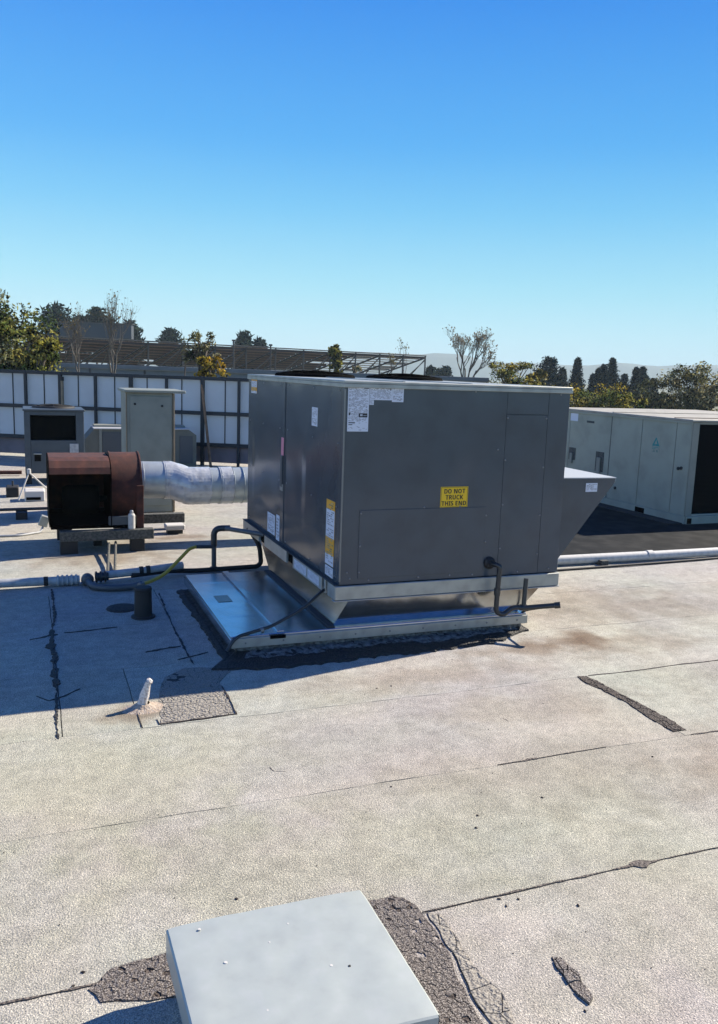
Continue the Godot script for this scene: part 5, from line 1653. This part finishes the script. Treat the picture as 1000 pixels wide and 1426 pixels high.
	broadleaf("broadleaf_tree", "yellow green rounded tree behind the right end of the big unit", "tree", far(7.75, LAND, 45.0), 8.3, 6.8, 1.3, 1.5, 52, 120, 0.07, green + gold, 260)
	broadleaf("shrub", "low yellow green shrub between the rounded tree and the dark conifers", "shrub", far(9.35, LAND, 45.5), 7.6, 6.7, 0.85, 1.0, 34, 100, 0.11, olive + gold, 261)
	var cn := [[18.3, 9.1, 1.15, "round headed dark conifer above the big unit's right corner"], [20.0, 8.1, 0.85, "short dark conifer right of the big unit's right corner"], [21.8, 9.2, 1.05, "slim pointed dark conifer above the yellow green hedge"], [23.2, 8.2, 1.05, "dark conifer in the middle of the row, short and broad"], [24.1, 8.6, 1.0, "dark conifer just left of the tallest one"], [25.35, 9.3, 1.25, "tallest pointed dark conifer in the row at the right"], [26.9, 8.4, 1.15, "dark conifer just right of the tallest one"], [28.0, 8.5, 1.2, "broad dark conifer second from the right end of the row"], [29.7, 7.4, 1.1, "lowest dark conifer at the right end of the row"], [22.7, 7.6, 1.35, "low broad dark conifer filling the gap right of the slim pointed one"], [26.2, 7.7, 1.35, "low broad dark conifer at the right foot of the tallest one"], [28.9, 7.6, 1.3, "low dark conifer between the broad one and the row's right end"], [19.2, 7.3, 1.1, "low dark conifer between the round headed one and the short one"]]
	for i in cn.size():
		var p: Array = cn[i]
		conifer("conifer", p[3], far(p[0], LAND, 85.0 + (i % 3) * 1.5), p[1] + 0.25, p[2] * 1.75, p[1] - 5.6, 21, 44, 0.17, Color(0.012, 0.024, 0.028), 270 + i, "row of dark conifers at the right", 1.0 if i == 0 else 0.0)
	broadleaf("hedge", "yellow green hedge over the left end of the cream unit", "hedge", far(11.0, LAND, 40.0), 6.9, 5.95, 1.8, 1.0, 90, 130, 0.065, gold + green + [Color(0.13, 0.14, 0.03), Color(0.16, 0.13, 0.03)], 290, "", 0.25)
	broadleaf("shrub", "small green shrub over the cream unit, under the dark conifers", "shrub", far(12.2, LAND, 38.0), 6.4, 5.8, 0.6, 0.7, 12, 80, 0.09, green, 291)
	broadleaf("shrub", "low dark shrub over the cream unit, left of the broad oak", "shrub", far(13.9, LAND, 39.0), 6.2, 5.3, 1.0, 0.75, 18, 80, 0.09, [Color(0.03, 0.035, 0.025), Color(0.05, 0.05, 0.03)], 293)
	broadleaf("oak_tree", "broad olive green oak at the right edge above the cream unit", "tree", far(19.4, LAND, 50.0), 8.3, 6.3, 2.1, 2.05, 90, 130, 0.085, olive + [Color(0.13, 0.12, 0.045)], 292)
	broadleaf("oak_tree", "smaller dark green oak left of the broad oak at the right", "tree", far(17.2, LAND, 51.0), 7.4, 6.0, 1.3, 1.5, 50, 120, 0.085, olive, 294)


func sky_image() -> Image:
	# clear morning air: pale at the horizon, deep blue overhead, brighter round the sun
	var w := 512
	var h := 256
	var sun := Vector3(1.167, 1.0, -0.749).normalized()
	var steps := [[-90.0, 0.70, 0.94, 1.0], [0.0, 0.76, 1.04, 1.12], [2.5, 0.62, 0.98, 1.11], [5.5, 0.43, 0.88, 1.08], [10.0, 0.215, 0.67, 1.07], [14.0, 0.105, 0.50, 1.05], [22.0, 0.040, 0.315, 0.96], [30.0, 0.018, 0.205, 0.80], [42.0, 0.008, 0.13, 0.60], [60.0, 0.004, 0.08, 0.43], [90.0, 0.003, 0.06, 0.35]]
	var data := PackedFloat32Array()
	data.resize(w * h * 3)
	for y in h:
		var el := 90.0 - (y + 0.5) / h * 180.0
		var k := 0
		while k < steps.size() - 2 and el > steps[k + 1][0]: k += 1
		var f := clampf((el - steps[k][0]) / (steps[k + 1][0] - steps[k][0]), 0.0, 1.0)
		var c := Vector3(lerpf(steps[k][1], steps[k + 1][1], f), lerpf(steps[k][2], steps[k + 1][2], f), lerpf(steps[k][3], steps[k + 1][3], f))
		for x in w:
			var az := ((x + 0.5) / w - 0.5) * TAU
			var d := Vector3(sin(az) * cos(deg_to_rad(el)), sin(deg_to_rad(el)), -cos(az) * cos(deg_to_rad(el)))
			var g := rad_to_deg(d.angle_to(sun))
			var q := c * (0.82 + 0.36 * exp(-g / 48.0)) + Vector3(0.26, 0.25, 0.20) * exp(-g / 20.0) * (1.0 if el > 0.0 else 0.4)
			var da := absf(angle_difference(az, deg_to_rad(56.0)))
			q += Vector3(0.75, 0.42, 0.16) * exp(-rad_to_deg(da) / 36.0) * exp(-absf(el) / 11.0)
			var i := (y * w + x) * 3
			data[i] = q.x * SKY_GAIN; data[i + 1] = q.y * SKY_GAIN; data[i + 2] = q.z * SKY_GAIN
	return Image.create_from_data(w, h, false, Image.FORMAT_RGBF, data.to_byte_array())

const SKY_GAIN := 0.49

func _ready() -> void:
	rng.seed = 4
	# camera: a phone held at eye height, tilted a little down and rolled by two degrees
	var cam := Camera3D.new()
	cam.name = "camera"
	add_child(cam)
	var pitch := atan(196.0 / 1180.0)
	var roll := deg_to_rad(2.0)
	var fw := Vector3(0, -sin(pitch), -cos(pitch))
	var up := Vector3(0, cos(pitch), -sin(pitch))
	var rt := Vector3.RIGHT
	cam.transform = Transform3D(Basis(rt * cos(roll) + up * sin(roll), -rt * sin(roll) + up * cos(roll), -fw), Vector3(0, 1.75, 0))
	cam.fov = 62.28
	cam.near = 0.05
	cam.far = 5000.0
	cam.current = true
	var env := Environment.new()
	env.background_mode = Environment.BG_SKY
	var sm := PanoramaSkyMaterial.new()
	sm.panorama = ImageTexture.create_from_image(sky_image())
	env.sky = Sky.new()
	env.sky.sky_material = sm
	env.ambient_light_source = Environment.AMBIENT_SOURCE_SKY
	env.tonemap_mode = Environment.TONE_MAPPER_LINEAR
	env.tonemap_exposure = 2.1
	env.sdfgi_enabled = true
	env.ssao_enabled = true
	env.ssil_enabled = true
	env.fog_enabled = true
	env.fog_density = 0.0005
	env.fog_light_color = Color(0.86, 0.96, 1.0)
	var we := WorldEnvironment.new()
	we.name = "world_environment"
	we.environment = env
	add_child(we)
	var sun := DirectionalLight3D.new()
	sun.name = "sun"
	sun.light_color = Color(1.0, 0.955, 0.88)
	sun.light_energy = 1.6
	sun.light_angular_distance = 0.5
	sun.shadow_enabled = true
	add_child(sun)
	sun.look_at_from_position(Vector3(11.51, 10.0, -7.87), Vector3.ZERO, Vector3.UP)

	make_materials()
	build_roof()
	build_far()
	build_screen_wall()
	build_curb()
	build_unit()
	build_right_unit()
	build_pipes()
	build_left()
	build_cap()
	clean(self)

func clean(o: Node) -> void:
	if o.has_meta("_kin"): o.remove_meta("_kin")
	for c in o.get_children(): clean(c)
